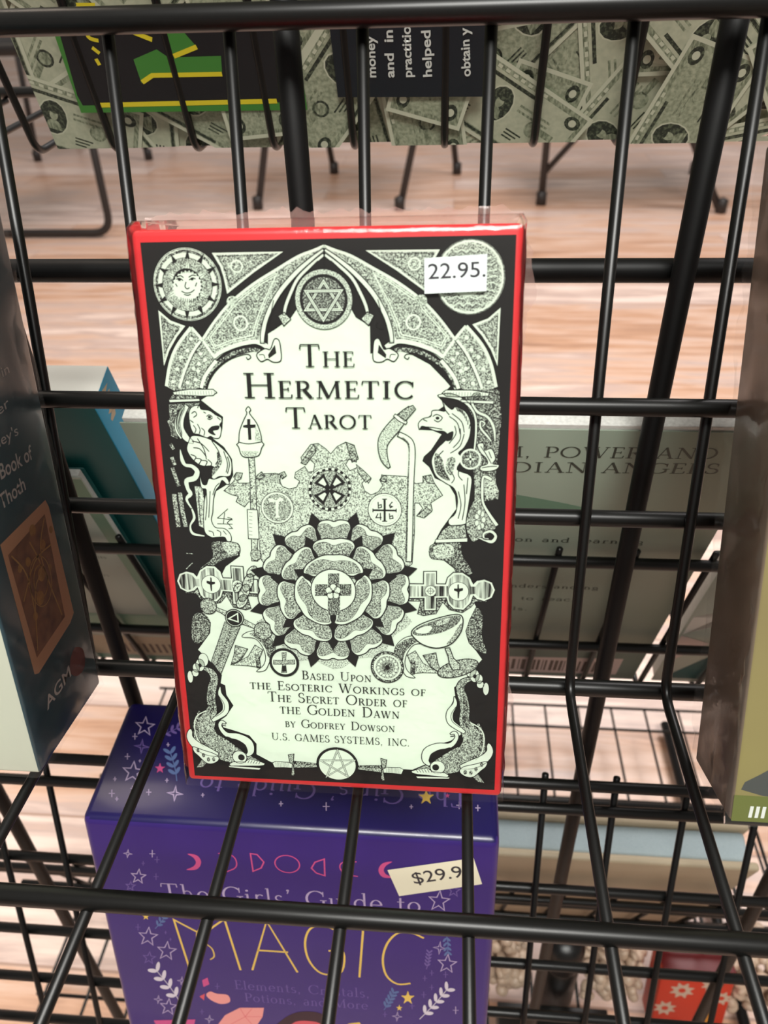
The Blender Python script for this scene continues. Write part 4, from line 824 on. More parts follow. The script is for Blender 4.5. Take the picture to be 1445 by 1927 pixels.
CS0 26 6 0|-328 2544 -440 2548 -517 2567 -508 2635 -460 2696 -389 2729 -353 2799 -310 2863 -243 2882 -214 2820 -185 2717
P_0 27 0 0|3 2184 7 2098 33 2050 -26 1955 -78 2045 -48 2095 -38 2182
P_0 27 0 0|-234 2539 -310 2573 -366 2571 -411 2660 -306 2666 -280 2620 -212 2575
P_0 27 0 0|207 2591 278 2641 307 2689 410 2690 359 2599 304 2596 227 2557
PS1 28 0 0|-181 2588 -264 2610 -311 2627 -266 2723 -115 2816 8 2829 129 2825 272 2743 309 2651 261 2630 177 2602 1 2668
CS0 29 20 0|-181 2588 -264 2610 -311 2627 -266 2723 -115 2816 8 2829 129 2825 272 2743 309 2651 261 2630 177 2602 1 2668
PS2 30 0 0|-177 2613 -256 2621 -285 2642 -212 2735 -104 2777 -2 2759 110 2770 217 2746 278 2659 250 2645 172 2630
CS0 31 6 0|-177 2613 -256 2621 -285 2642 -212 2735 -104 2777 -2 2759 110 2770 217 2746 278 2659 250 2645 172 2630
PS1 28 0 0|221 2525 286 2586 327 2619 388 2540 388 2369 331 2255 259 2148 102 2057 -2 2066 7 2118 30 2206 190 2332
CS0 29 20 0|221 2525 286 2586 327 2619 388 2540 388 2369 331 2255 259 2148 102 2057 -2 2066 7 2118 30 2206 190 2332
PS2 30 0 0|241 2511 291 2575 326 2591 368 2489 346 2376 273 2294 220 2191 137 2105 23 2090 27 2121 59 2198
CS0 31 6 0|241 2511 291 2575 326 2591 368 2489 346 2376 273 2294 220 2191 137 2105 23 2090 27 2121 59 2198
PS1 28 0 0|-63 2202 -47 2116 -41 2064 -147 2046 -298 2124 -364 2226 -413 2336 -400 2510 -332 2594 -293 2564 -231 2507 -214 2315
CS0 29 20 0|-63 2202 -47 2116 -41 2064 -147 2046 -298 2124 -364 2226 -413 2336 -400 2510 -332 2594 -293 2564 -231 2507 -214 2315
PS2 30 0 0|-87 2191 -60 2117 -66 2078 -181 2087 -267 2158 -295 2259 -354 2351 -379 2459 -326 2563 -301 2546 -254 2486
CS0 31 6 0|-87 2191 -60 2117 -66 2078 -181 2087 -267 2158 -295 2259 -354 2351 -379 2459 -326 2563 -301 2546 -254 2486
E_1 32 0 0|-7 2439 232 234
R_0 33 20 0|-7 2439 232 234
P_3 34 0 0|-55 2626 60 2630 56 2513 182 2518 178 2388 62 2383 55 2167 -74 2162 -65 2378 -199 2372 -193 2503 -60 2508
P_0 35 0 0|25 2433 98 2387 12 2401
P_0 35 0 0|17 2406 33 2320 -13 2392
P_0 35 0 0|-6 2392 -57 2316 -35 2404
P_0 35 0 0|-30 2399 -117 2378 -41 2430
P_0 35 0 0|-41 2422 -114 2468 -28 2454
P_0 35 0 0|-33 2449 -48 2535 -3 2463
P_0 35 0 0|-10 2463 40 2539 19 2451
P_0 35 0 0|14 2456 101 2477 25 2425
E_1 36 0 0|-6 2478 34 37
R_0 37 10 0|-6 2478 34 37
E_1 36 0 0|37 2445 34 37
R_0 37 10 0|37 2445 34 37
E_1 36 0 0|18 2388 34 37
R_0 37 10 0|18 2388 34 37
E_1 36 0 0|-37 2386 34 37
R_0 37 10 0|-37 2386 34 37
E_1 36 0 0|-52 2441 34 37
R_0 37 10 0|-52 2441 34 37
E_0 38 0 0|-8 2428 17 18
''',
'emblem_ornament': '''
O_2 12 12 0|-1184 2035 -1022 1982 -1156 1689 -1278 1405 -1372 1556 -1273 1805
L_3 14 50 0|-1105 1979 -1312 1512
F_4 14 12 0|-1349 2213 41 -1215 2160 41 -1076 2084 89 -936 2023 54 -775 1948 36
E_2 16 0 0|-1349 2213 89 91
R_0 17 18 0|-1349 2213 89 91
E_2 16 0 0|-775 1948 97 101
R_0 17 18 0|-775 1948 97 101
E_0 16 0 0|-1076 2084 103 105
R_1 17 10 0|-1076 2084 89 89
C_1 18 22 0|-1139 2074 -1038 2138 -1038 2041
PS1 12 0 0|630 1819 698 1904 793 1945 913 1921 967 1864 832 1851 758 1765 723 1643 749 1538 830 1458 734 1476 681 1580 615 1713|m
CS0 13 14 0|630 1819 698 1904 793 1945 913 1921 967 1864 832 1851 758 1765 723 1643 749 1538 830 1458 734 1476 681 1580 615 1713|m
PS3 14 0 0|623 1796 698 1881 793 1923 886 1905 805 1849 724 1748 702 1657 668 1625 628 1699|m
Om4 14 12 0|750 1720 832 1776 912 1637 1088 1525 912 1523 830 1512|m
Om2 16 12 0|913 1727 1047 1764 1068 1645 1109 1526 993 1596|m
Om3 16 10 0|791 1661 831 1656 823 1504 782 1502|m
E_0 20 0 0|-568 1582 162 171
E_1 21 0 0|-568 1582 133 140
P_2 22 0 0|-584 1701 -538 1704 -549 1609 -451 1620 -453 1569 -551 1564 -546 1463 -604 1460 -586 1562 -685 1558 -681 1608 -584 1607
C_0 23 10 0|-584 1701 -538 1704 -549 1609 -451 1620 -453 1569 -551 1564 -546 1463 -604 1460 -586 1562 -685 1558 -681 1608 -584 1607
P_0 23 0 0|-587 1543 -553 1545 -551 1475 -597 1473
E_3 20 0 0|538 1574 172 182
R_0 21 20 0|538 1574 172 182
E_1 21 0 0|538 1574 144 151
E_2 22 0 0|538 1574 124 132
E_1 23 0 0|634 1579 14 15
E_1 23 0 0|626 1540 14 15
E_1 23 0 0|605 1506 14 15
E_1 23 0 0|573 1483 14 15
E_1 23 0 0|536 1473 14 15
E_1 23 0 0|500 1479 14 15
E_1 23 0 0|469 1499 14 15
E_1 23 0 0|448 1531 14 15
E_1 23 0 0|442 1569 14 15
E_1 23 0 0|450 1608 14 15
E_1 23 0 0|472 1642 14 15
E_1 23 0 0|503 1665 14 15
E_1 23 0 0|540 1674 14 15
E_1 23 0 0|576 1668 13 15
E_1 23 0 0|607 1648 13 15
E_1 23 0 0|627 1617 14 15
E_3 24 0 0|538 1574 56 60
E_0 25 0 0|538 1574 25 28
O_4 20 16 0|1141 1821 1188 1830 1229 1713 1297 1641 1297 1581 1223 1570 1189 1636 1175 1725
O_2 18 16 0|1485 1665 1485 1643 1475 1619 1454 1593 1425 1568 1388 1543 1346 1521 1300 1503 1253 1488 1207 1479 1164 1476 1127 1479 1098 1487 1078 1501 1068 1519 1068 1541 1079 1565 1100 1591 1130 1616 1167 1641 1209 1663 1255 1681 1302 1695 1347 1704 1389 1707 1426 1704 1455 1696 1475 1683
OS1 22 20 0|793 1989 834 2050 940 2113 1113 2179 1257 2211 1314 2180 1318 2086 1293 1997 1221 1891 1127 1835 1020 1822 900 1861 819 1932
PS3 24 0 0|804 1987 847 2043 967 2107 1126 2169 1258 2199 1297 2179 1259 2098 1127 2012 967 1965 846 1959
PS1 25 0 0|833 2006 940 2069 1007 2058 967 1997 887 1982
PS4 25 0 0|1047 2118 1179 2167 1166 2123 1073 2075
PS2 24 0 0|1259 2054 1311 2115 1286 1997 1207 1890 1154 1873 1220 1965
''',
'lion_ornament': '''
P_3 4 0 0|-1569 4343 -1251 4361 -1310 4296 -1461 4228 -1511 4004 -1575 4029
F_1 5 12 0|-1385 4333 47 -1455 4228 74 -1473 4111 74 -1417 4006 64 -1354 3968 27
F_1 5 10 0|-1418 4333 26 -1489 4215 42 -1508 4097 43 -1471 4005 21
LS0 7 8 0|-1407 4307 -1469 4176 -1459 4058
LS0 7 8 0|-1438 4291 -1486 4165 -1460 4045
LS0 7 8 0|-1469 4275 -1503 4154 -1461 4032
OS1 6 14 0|-1372 4262 -1334 4321 -1266 4335 -1244 4297 -1166 4286 -1104 4242 -1054 4217 -1050 4178 -1073 4145 -1060 4106 -1084 4020 -1137 4012 -1175 4031 -1216 4017 -1293 4049 -1345 4061 -1371 4139
PS0 9 0 0|-1197 4083 -1153 4130 -1080 4138 -1090 4099 -1144 4085 -1121 4046 -1160 4051
LS0 9 14 0|-1198 4227 -1170 4244 -1139 4224
LS0 9 14 0|-1193 4207 -1167 4198 -1139 4215
LS0 9 14 0|-1346 4256 -1311 4276 -1295 4244 -1330 4218
LS0 9 14 0|-1338 4139 -1315 4101 -1332 4061
LS0 9 14 0|-1297 4153 -1275 4101 -1286 4055
LS0 9 14 0|-1261 4115 -1230 4083 -1241 4037
LS0 9 14 0|-1282 4309 -1259 4342 -1227 4336
L_0 9 14 0|-1093 4222 -1062 4194
L_0 9 14 0|-1226 4272 -1201 4259
L_0 9 14 0|-1366 4191 -1335 4166
E_0 9 0 0|-1169 4221 16 13
OS1 6 14 0|-1361 4034 -1268 4029 -1178 3998 -1091 3934 -1017 3856 -984 3777 -992 3669 -1023 3627 -1117 3625 -1173 3596 -1198 3623 -1152 3692 -1188 3731 -1269 3729 -1334 3755 -1395 3820 -1427 3900 -1400 3980
PS3 8 0 0|-1122 3880 -1075 3801 -1109 3720 -1183 3637 -1185 3691 -1132 3760
LS0 8 16 0|-1366 3981 -1275 3957 -1202 3878
LS0 8 16 0|-1359 3915 -1293 3903 -1234 3824
LS0 8 16 0|-1310 4009 -1253 3904 -1236 3797
LS0 8 16 0|-1392 3847 -1341 3822 -1372 3774
LS0 8 16 0|-1342 3808 -1290 3796 -1322 3741
LS0 8 16 0|-1290 3789 -1231 3777 -1264 3716
LS0 8 16 0|-1223 3798 -1186 3758 -1210 3717
LS0 8 16 0|-1166 3985 -1098 3854 -1147 3746
LS0 8 16 0|-1020 3829 -1006 3749 -1034 3654
LS0 8 16 0|-1055 3882 -1025 3762 -1046 3667
F_1 6 10 0|-1495 3898 11 -1485 3791 43 -1457 3738 38 -1391 3726 43 -1342 3673 54 -1375 3604 60 -1459 3575 55 -1454 3493 44 -1432 3438 50 -1478 3381 33 -1433 3285 22
F_1 6 10 0|-1433 3285 22 -1415 3187 34 -1464 3101 23 -1445 3016 34 -1322 2992 17
OS1 7 14 0|-1316 3660 -1299 3552 -1259 3539 -1227 3602 -1173 3596 -1063 3626 -1021 3559 -1049 3545 -1093 3585 -1125 3529 -1170 3473 -1199 3376 -1217 3250 -1238 3165 -1203 3088 -1108 3077 -1051 3015 -1050 2944 -1092 2942 -1116 2984 -1199 2982 -1254 2980 -1318 3035 -1318 3190 -1296 3359 -1264 3484 -1316 3510
P_4 6 0 0|-1383 3522 -1303 3511 -1296 3359 -1328 3077 -1374 3104 -1374 3329
LS0 9 14 0|-1265 3470 -1271 3332 -1300 3163
LS0 9 14 0|-1225 3472 -1244 3333 -1263 3192
LS0 9 14 0|-1347 3468 -1353 3260 -1352 3119
LS0 9 14 0|-1276 3050 -1235 3037 -1225 2995
LS0 9 14 0|-1192 3060 -1153 3040 -1156 2997
L_0 9 14 0|-1124 3055 -1093 3014
LS0 9 14 0|-1123 3557 -1167 3514 -1201 3431
L_2 4 50 0|-1590 3950 -1562 3897
L_2 4 60 0|-1590 3816 -1565 3735
L_2 4 60 0|-1595 3708 -1547 3518
LS2 4 75 0|-1603 3433 -1601 3322 -1591 3083
LS2 4 70 0|-1540 3449 -1536 3282 -1514 3085
L_2 4 50 0|-1585 4187 -1535 4030
L_2 4 12 0|-1535 2797 -1466 2792
L_2 4 14 0|-1553 2621 -1475 2697
OS3 3 10 0|-1259 2922 -1092 2935 -983 2917 -961 2846 -993 2787 -1136 2739 -1342 2614 -1461 2543 -1396 2641 -1259 2763
PS4 5 0 0|-1149 2919 -1010 2923 -967 2860 -1020 2801 -1102 2812
PS3 3 0 0|-1528 2079 -1426 2128 -1356 2057 -1351 1953 -1411 1829 -1516 1764 -1565 1837
''',
'griffin_ornament': '''
P_3 4 0 0|1125 4488 1606 4496 1639 4228 1601 3656 1633 3438 1422 3404 1376 3840 1409 4184 1304 4363 1150 4438
F_1 6 12 0|1048 4436 20 1150 4438 45 1253 4407 35 1343 4338 30 1396 4236 25 1405 4079 25 1394 3920 21
OS1 6 14 0|1087 4385 1125 4347 1177 4309 1215 4336 1305 4286 1352 4183 1347 4052 1297 3945 1245 3890 1285 3837 1234 3728 1366 3664 1368 3513 1332 3234 1319 3177 1185 3158 1158 3214 1224 3287 1243 3427 1209 3536 1129 3589 1036 3655 997 3749 990 3830 1036 3925 1114 4007 1140 4060 1101 4099 1023 4104 945 4135 893 4147 873 4114 862 4173 906 4220 978 4241 990 4293 1048 4301 1113 4295
PS0 8 0 0|1127 4073 1191 4101 1179 4022 1127 4007 1088 4046
PS3 8 0 0|1023 3885 1089 3833 1115 3725 1169 3618 1089 3643 1023 3723
PS2 8 0 0|1141 3834 1219 3836 1181 3673 1129 3726
LS0 8 15 0|997 4241 1036 4261 1087 4230 1049 4190 1010 4209
LS0 8 15 0|919 4141 997 4136 1088 4119
L_0 8 15 0|906 4213 945 4194
LS0 8 15 0|1152 4244 1229 4180 1256 4076
LS0 8 15 0|1177 4271 1268 4194 1295 4090
LS0 8 15 0|1204 4154 1217 4075 1153 3981
LS0 8 15 0|1256 4129 1257 4023 1193 3942
LS0 8 15 0|1295 4077 1257 3957 1167 3888
L_0 8 15 0|1101 3913 1049 3859
LS0 8 15 0|1180 3835 1155 3753 1208 3646 1182 3591
LS0 8 15 0|1259 3783 1247 3674 1287 3621
LS0 8 15 0|1249 3510 1277 3372 1252 3231
LS0 8 15 0|1301 3580 1316 3401 1292 3218
L_0 8 15 0|1339 3649 1328 3485
LS0 8 15 0|1100 4360 1113 4308 1152 4257
LS0 8 15 0|1049 3778 1102 3670 1155 3645
L_0 8 14 0|1202 4349 1235 4291
L_0 8 14 0|1220 4346 1248 4289
L_0 8 14 0|1238 4338 1260 4281
L_0 8 14 0|1256 4324 1273 4269
L_0 8 14 0|1274 4305 1286 4251
L_0 8 14 0|1293 4279 1300 4227
L_0 8 14 0|1311 4248 1313 4199
L_0 8 14 0|1329 4211 1326 4165
L_0 8 14 0|1348 4169 1339 4126
E_0 9 0 0|1042 4226 18 15
E_1 9 0 0|1359 3832 102 102
E_3 10 0 0|1359 3832 84 84
P_1 11 0 0|1370 3844 1420 3834 1370 3821
P_1 11 0 0|1370 3822 1360 3769 1348 3821
P_1 11 0 0|1349 3821 1298 3831 1348 3843
P_1 11 0 0|1348 3843 1358 3895 1370 3844
E_0 12 0 0|1359 3832 12 13
F_1 6 10 0|1380 4403 15 1418 4429 20 1430 4455 15 1379 4448 20 1361 4377 25 1414 4288 30 1511 4238 30 1571 4135 30 1586 4004 15
F_1 6 10 0|1461 4146 15 1486 4179 20 1447 4198 20 1449 4133 25 1514 4055 25 1554 4003 15
OS1 7 14 0|1419 3974 1477 3989 1491 3922 1556 3937 1597 3845 1572 3791 1631 3779 1612 3738 1548 3716 1463 3720 1455 3761 1520 3789 1506 3843 1453 3895
LS0 9 13 0|1452 3961 1505 3883 1559 3790
LS0 9 13 0|1469 3748 1547 3763 1612 3765
L_0 9 13 0|1530 3910 1558 3844
F_1 6 10 0|1569 3628 31 1523 3654 36 1484 3653 26 1479 3544 31 1488 3406 26 1544 3296 32 1633 3166 37
P_4 5 0 0|1491 3626 1575 3656 1637 3521 1632 3452 1527 3435 1499 3517
P_2 5 0 0|1405 3678 1450 3707 1455 3433 1409 3431
PS2 5 0 0|1396 3403 1475 3420 1572 3227 1620 3144 1456 3025 1389 3008 1332 3177
E_1 6 0 0|1500 3225 21 30
R_0 7 7 0|1500 3225 21 30
E_1 6 0 0|1488 3164 21 30
R_0 7 7 0|1488 3164 21 30
E_1 6 0 0|1459 3148 21 30
R_0 7 7 0|1459 3148 21 30
E_1 6 0 0|1435 3190 21 30
R_0 7 7 0|1435 3190 21 30
E_1 6 0 0|1434 3257 21 30
R_0 7 7 0|1434 3257 21 30
E_1 6 0 0|1457 3299 21 30
R_0 7 7 0|1457 3299 21 30
E_1 6 0 0|1486 3284 21 30
R_0 7 7 0|1486 3284 21 30
F_1 7 10 0|1435 3046 11 1523 3013 27 1590 3001 38 1622 3059 32 1574 3107 32 1508 3084 27 1509 3034 22 1556 3028 16
O_2 7 12 0|1158 3157 1319 3170 1348 3007 1037 2989 1091 3098
O_1 9 10 0|1031 3011 1348 3035 1348 2993 1031 2975
OS3 4 10 0|1010 2959 1268 2983 1296 2861 1407 2660 1257 2655 1216 2712 1120 2789 997 2804 972 2878
PS4 5 0 0|1024 2938 1187 2958 1215 2858 1133 2811 1038 2823
PS3 3 0 0|1390 2147 1453 2280 1521 2182 1511 1978 1568 1774 1461 1813 1380 1898 1355 2015
''',
'fish_ornament': '''
Fm2 5 16 0|1415 1467 47 1337 1426 77 1305 1342 90 1339 1224 102 1361 1089 103 1356 967 116 1411 831 184 1460 709 247 1429 550 299 1294 463 289 1158 390 240 1021 341 152 828 296 38|m
Fm3 7 12 -1|1338 1314 30 1367 1135 54 1362 982 61 1397 877 31|m
Fm3 7 12 -1|1503 929 24 1560 747 55 1523 572 56 1430 471 25|m
LS1 8 20 0|1423 940 1531 869 1571 747 1550 574 1484 475|m
Fm1 7 13 0|1246 1249 12 1254 1159 48 1201 1050 73 1209 943 73 1290 870 61 1364 813 37|m
LS0 9 10 0|1267 1130 1215 1035 1229 944 1317 872|m
Em0 9 0 0|1281 1100 19 22|m
Em0 9 0 0|1275 1039 19 22|m
Fm1 7 14 0|1210 788 19 1257 806 43 1278 745 43 1211 647 62 1075 623 87 966 553 100 945 441 76 993 380 32|m
LS0 9 20 0|1157 597 1211 616 1232 578|m
Lm0 9 20 0|1116 578 1143 588|m
LS0 9 20 0|1021 477 1075 528 1157 533|m
LS0 9 20 0|993 444 1062 496 1130 492|m
Lm0 9 20 0|1210 757 1250 767|m
Em1 9 0 0|1076 361 82 82|m
Rm0 10 16 0|1076 361 82 82|m
Em0 11 0 0|1055 359 38 41|m
Om1 10 12 0|786 294 856 322 966 346 1021 301 1159 294 1200 264 1186 239 855 258 800 270|m
Om1 10 10 0|834 232 966 236 1214 241 1200 219 993 208 855 206|m
Lm0 12 10 0|842 313 862 282|m
Lm0 12 10 0|872 319 893 284|m
Lm0 12 10 0|903 324 923 286|m
Lm0 12 10 0|933 329 953 288|m
Lm0 12 10 0|963 334 984 290|m
Lm0 12 10 0|993 339 1014 292|m
Fm1 8 13 0|1322 376 50 1417 407 101 1498 444 113 1592 513 100 1637 595 74 1622 672 49 1608 687 19|m
OS1 9 13 0|1316 336 1363 387 1485 427 1606 466 1601 402 1554 351 1474 266 1406 253 1337 289|m
Em3 11 0 0|1378 316 19 29|m
Em3 11 0 0|1439 312 19 29|m
Em3 11 0 0|1493 363 19 29|m
Em3 11 0 0|1553 423 18 28|m
Pm2 9 0 0|1467 257 1515 301 1585 192 1516 204|m
Em1 9 0 0|1453 1506 50 75|m
Rm0 10 13 0|1453 1506 50 75|m
Em1 9 0 0|1500 1472 39 56|m
Rm0 10 13 0|1500 1472 39 56|m
Em1 9 0 0|1514 1406 39 44|m
Rm0 10 13 0|1514 1406 39 44|m
Em1 9 0 0|1574 1357 33 76|m
Rm0 10 13 0|1574 1357 33 76|m
Em1 9 0 0|1413 1570 55 81|m
Rm0 10 13 0|1413 1570 55 81|m
Em0 11 0 0|1454 1502 19 25|m
''',
'pentacle_ornament': '''
Om4 6 12 0|-524 345 -266 326 -154 307 -155 284 -529 253|m
Pm3 8 0 0|-524 345 -266 326 -267 305 -527 299|m
Lm0 8 6 0|-507 293 -501 259|m
Lm0 8 6 0|-491 294 -485 260|m
Lm0 8 6 0|-475 295 -469 261|m
Lm0 8 6 0|-459 296 -453 262|m
Lm0 8 6 0|-443 297 -437 263|m
Lm0 8 6 0|-427 298 -421 264|m
Lm0 8 6 0|-411 299 -405 265|m
Lm0 8 6 0|-395 300 -389 266|m
Lm0 8 6 0|-379 301 -372 267|m
Lm0 8 6 0|-363 302 -356 268|m
Lm0 8 6 0|-347 303 -340 269|m
Lm0 8 6 0|-331 304 -324 270|m
Lm0 8 6 0|-315 305 -308 271|m
Lm0 8 6 0|-299 306 -292 272|m
Lm0 8 6 0|-283 307 -276 274|m
Lm0 8 6 0|-267 308 -260 275|m
Om1 9 12 0|-773 306 -732 332 -639 327 -558 328 -524 345 -529 253 -643 253 -750 246|m
Lm0 11 5 0|-732 321 -731 251|m
Lm0 11 5 0|-716 322 -715 252|m
Lm0 11 5 0|-700 323 -699 253|m
Lm0 11 5 0|-684 324 -683 254|m
Lm0 11 5 0|-668 325 -667 255|m
Lm0 11 5 0|-652 326 -651 256|m
Lm0 11 5 0|-636 327 -635 257|m
Lm0 11 5 0|-620 328 -618 258|m
Lm0 11 5 0|-604 329 -602 259|m
Lm0 11 5 0|-588 330 -586 260|m
Om2 11 12 0|-586 425 -519 440 -536 306 -520 184 -535 152 -565 153 -559 197 -544 306 -572 319|m
E_0 14 0 0|-35 331 236 225
E_1 15 0 0|-35 331 206 194
C_0 16 52 0|-28 517 78 185 -223 377 157 400 -159 170
C_1 17 30 0|-28 517 78 185 -223 377 157 400 -159 170
C_3 18 8 0|-28 517 78 185 -223 377 157 400 -159 170
'''}}
dep = .026
DM = frame(D['o'], D['ex'], D['ez']) @ Matrix.Translation((0, dep/2, 0))
deck = thing('tarot_deck', 'shrink-wrapped tarot deck in a red-edged black and cream box, standing in the wire pocket', 'card deck', DM)
hw, hh = D['W']/2, D['H']
box('carton', -hw, hw, -dep/2, dep/2, 0, hh, ('red',), deck, .0012, 4)
FRONT = (0, -dep/2 - .00003, 0)
PM = ('ink', 'paper', 'stip', 'stipd', 'stipl', 'hatch')
for nm, its in D['items'].items():
    P = Print()
    for it in its.strip().split('\n'): P.item(it, D['axis'])
    P.build(nm.strip(), PM, deck, FRONT)
P = Print()
for t, u, v, wd, h, s in D['title']: roman(P, t, u, v, u+wd, v, h, 0, 20, s, .95)
P.build('title_lettering', ('ink',), deck, FRONT)
P = Print()
for t, u, v, wd, h, s in D['credit']: roman(P, t, u, v, u+wd, v, h, 0, 20, s, .9)
P.build('credit_lettering', ('ink',), deck, FRONT)
P = Print(); P.poly([tuple(p) for p in D['sticker']], 0, 46); st = P.build('price_sticker', ('white',), deck, FRONT); st['label'] = 'small white price sticker at the top right of the box'
a, b, c = D['price']; sans('price_digits', '22.95.', a[0], a[1], b[0], b[1], c[1]-a[1], 'labelink', st, (0, 0, 0), 47, .004)
def film_box(name, x0, x1, y0, y1, z0, z1, m, parent, amp=.0002, seed=1, nx=24, nz=40):
    # loose clear film: front, sides and top as one puckered sheet
    rnd = random.Random(seed); bm = bmesh.new(); r = .0011
    prof = []
    for (ax, ay, a0) in ((x0+r, y1-r, 180), (x0+r, y0+r, 180), (x1-r, y0+r, 270), (x1-r, y1-r, 0)):
        prof += [(ax+r*math.cos(math.radians(a0+k*22.5)), ay+r*math.sin(math.radians(a0+k*22.5))) for k in ((0,) if ay > (y0+y1)/2 else range(5))]
    full = []
    for i in range(len(prof)-1):
        a, b = prof[i], prof[i+1]; n = max(1, int(math.dist(a, b)/((x1-x0)/nx)))
        full += [(a[0]+(b[0]-a[0])*k/n, a[1]+(b[1]-a[1])*k/n) for k in range(n)]
    full.append(prof[-1]); rows = []
    for j in range(nz+1):
        z = z0+(z1-z0)*j/nz
        rows.append([bm.verts.new((x+amp*rnd.uniform(-1, 1)*(1 if abs(x) > abs(x1)*.93 else .2), y-amp*rnd.random()*.5, z)) for x, y in full])
    top = [bm.verts.new((v.co.x*.985, max(y0+.0012, v.co.y)+(.0 if v.co.y > y0+.002 else .0012), z1+.0012)) for v in rows[-1]]
    rows.append(top); rows.append([bm.verts.new((x*.97, y1-.001, z1+.0014)) for x, y in full])
    for p, q in zip(rows, rows[1:]):
        for k in range(len(full)-1): bm.faces.new((p[k], p[k+1], q[k+1], q[k]))
    me = bpy.data.meshes.new(name); bm.to_mesh(me); bm.free(); smooth(me); return link(name, me, parent, (m,))
film_box('shrink_film', -hw-.0004, hw+.0004, -dep/2-.0012, dep/2+.0003, -.0003, hh+.0004, 'film', deck)
def crumple(name, path, m, parent, seed):
    # gathered fin of film: path of (x, y, z, height, dx, dz)
    rnd = random.Random(seed); bm = bmesh.new(); rows = []
    for i in range(len(path)-1):
        a, b = path[i], path[i+1]; n = max(2, int(math.dist(a[:3], b[:3])/.0012))
        for k in range(n+(i == len(path)-2)):
            t = k/n; q = [x+(y-x)*t for x, y in zip(a, b)]; h = q[3]*rnd.uniform(.7, 1.1)
            rows.append([bm.verts.new((q[0]+q[4]*h*s+rnd.uniform(-.00018, .00018)*s, q[1]+rnd.uniform(-.0005, .0005)*s, q[2]+q[5]*h*s)) for s in (0, .33, .66, 1)])
    for p, q in zip(rows, rows[1:]):
        for k in range(3): bm.faces.new((p[k], q[k], q[k+1], p[k+1]))
    me = bpy.data.meshes.new(name); bm.to_mesh(me); bm.free(); smooth(me); return link(name, me, parent, (m,))
crumple('film_seam', [(-hw+.001, -dep/2+.006, hh, .0030, -.1, 1), (-.012, -dep/2+.007, hh, .0038, 0, 1), (.010, -dep/2+.007, hh, .0032, 0, 1), (hw-.004, -dep/2+.008, hh, .0036, .1, 1), (hw-.001, -dep/2+.009, hh, .0028, .5, .8)], 'film_seam', deck, 3)
crumple('film_seam', [(hw, -dep/2+.006, hh-.001, .0008, 1, .3), (hw, -dep/2+.006, hh-.006, .0026, 1, 0), (hw, -dep/2+.007, hh-.013, .0031, 1, 0), (hw, -dep/2+.008, hh-.018, .0016, 1, 0), (hw, -dep/2+.009, hh-.03, .0008, 1, 0), (hw, -dep/2+.010, hh*.4, .0006, 1, 0), (hw, -dep/2+.008, .024, .0012, 1, 0), (hw, -dep/2+.008, .019, .0028, 1, 0), (hw, -dep/2+.008, .010, .0010, 1, 0), (hw, -dep/2+.008, .002, .0003, 1, 0)], 'film_seam', deck, 5)
crumple('film_seam', [(-hw, -dep/2+.006, hh-.001, .0006, -1, 0), (-hw, -dep/2+.006, hh-.004, .0010, -1, 0), (-hw, -dep/2+.006, hh-.007, .0012, -1, 0), (-hw, -dep/2+.006, hh-.011, .0004, -1, 0), (-hw, -dep/2+.006, hh*.5, .0003, -1, 0)], 'film_seam', deck, 8)
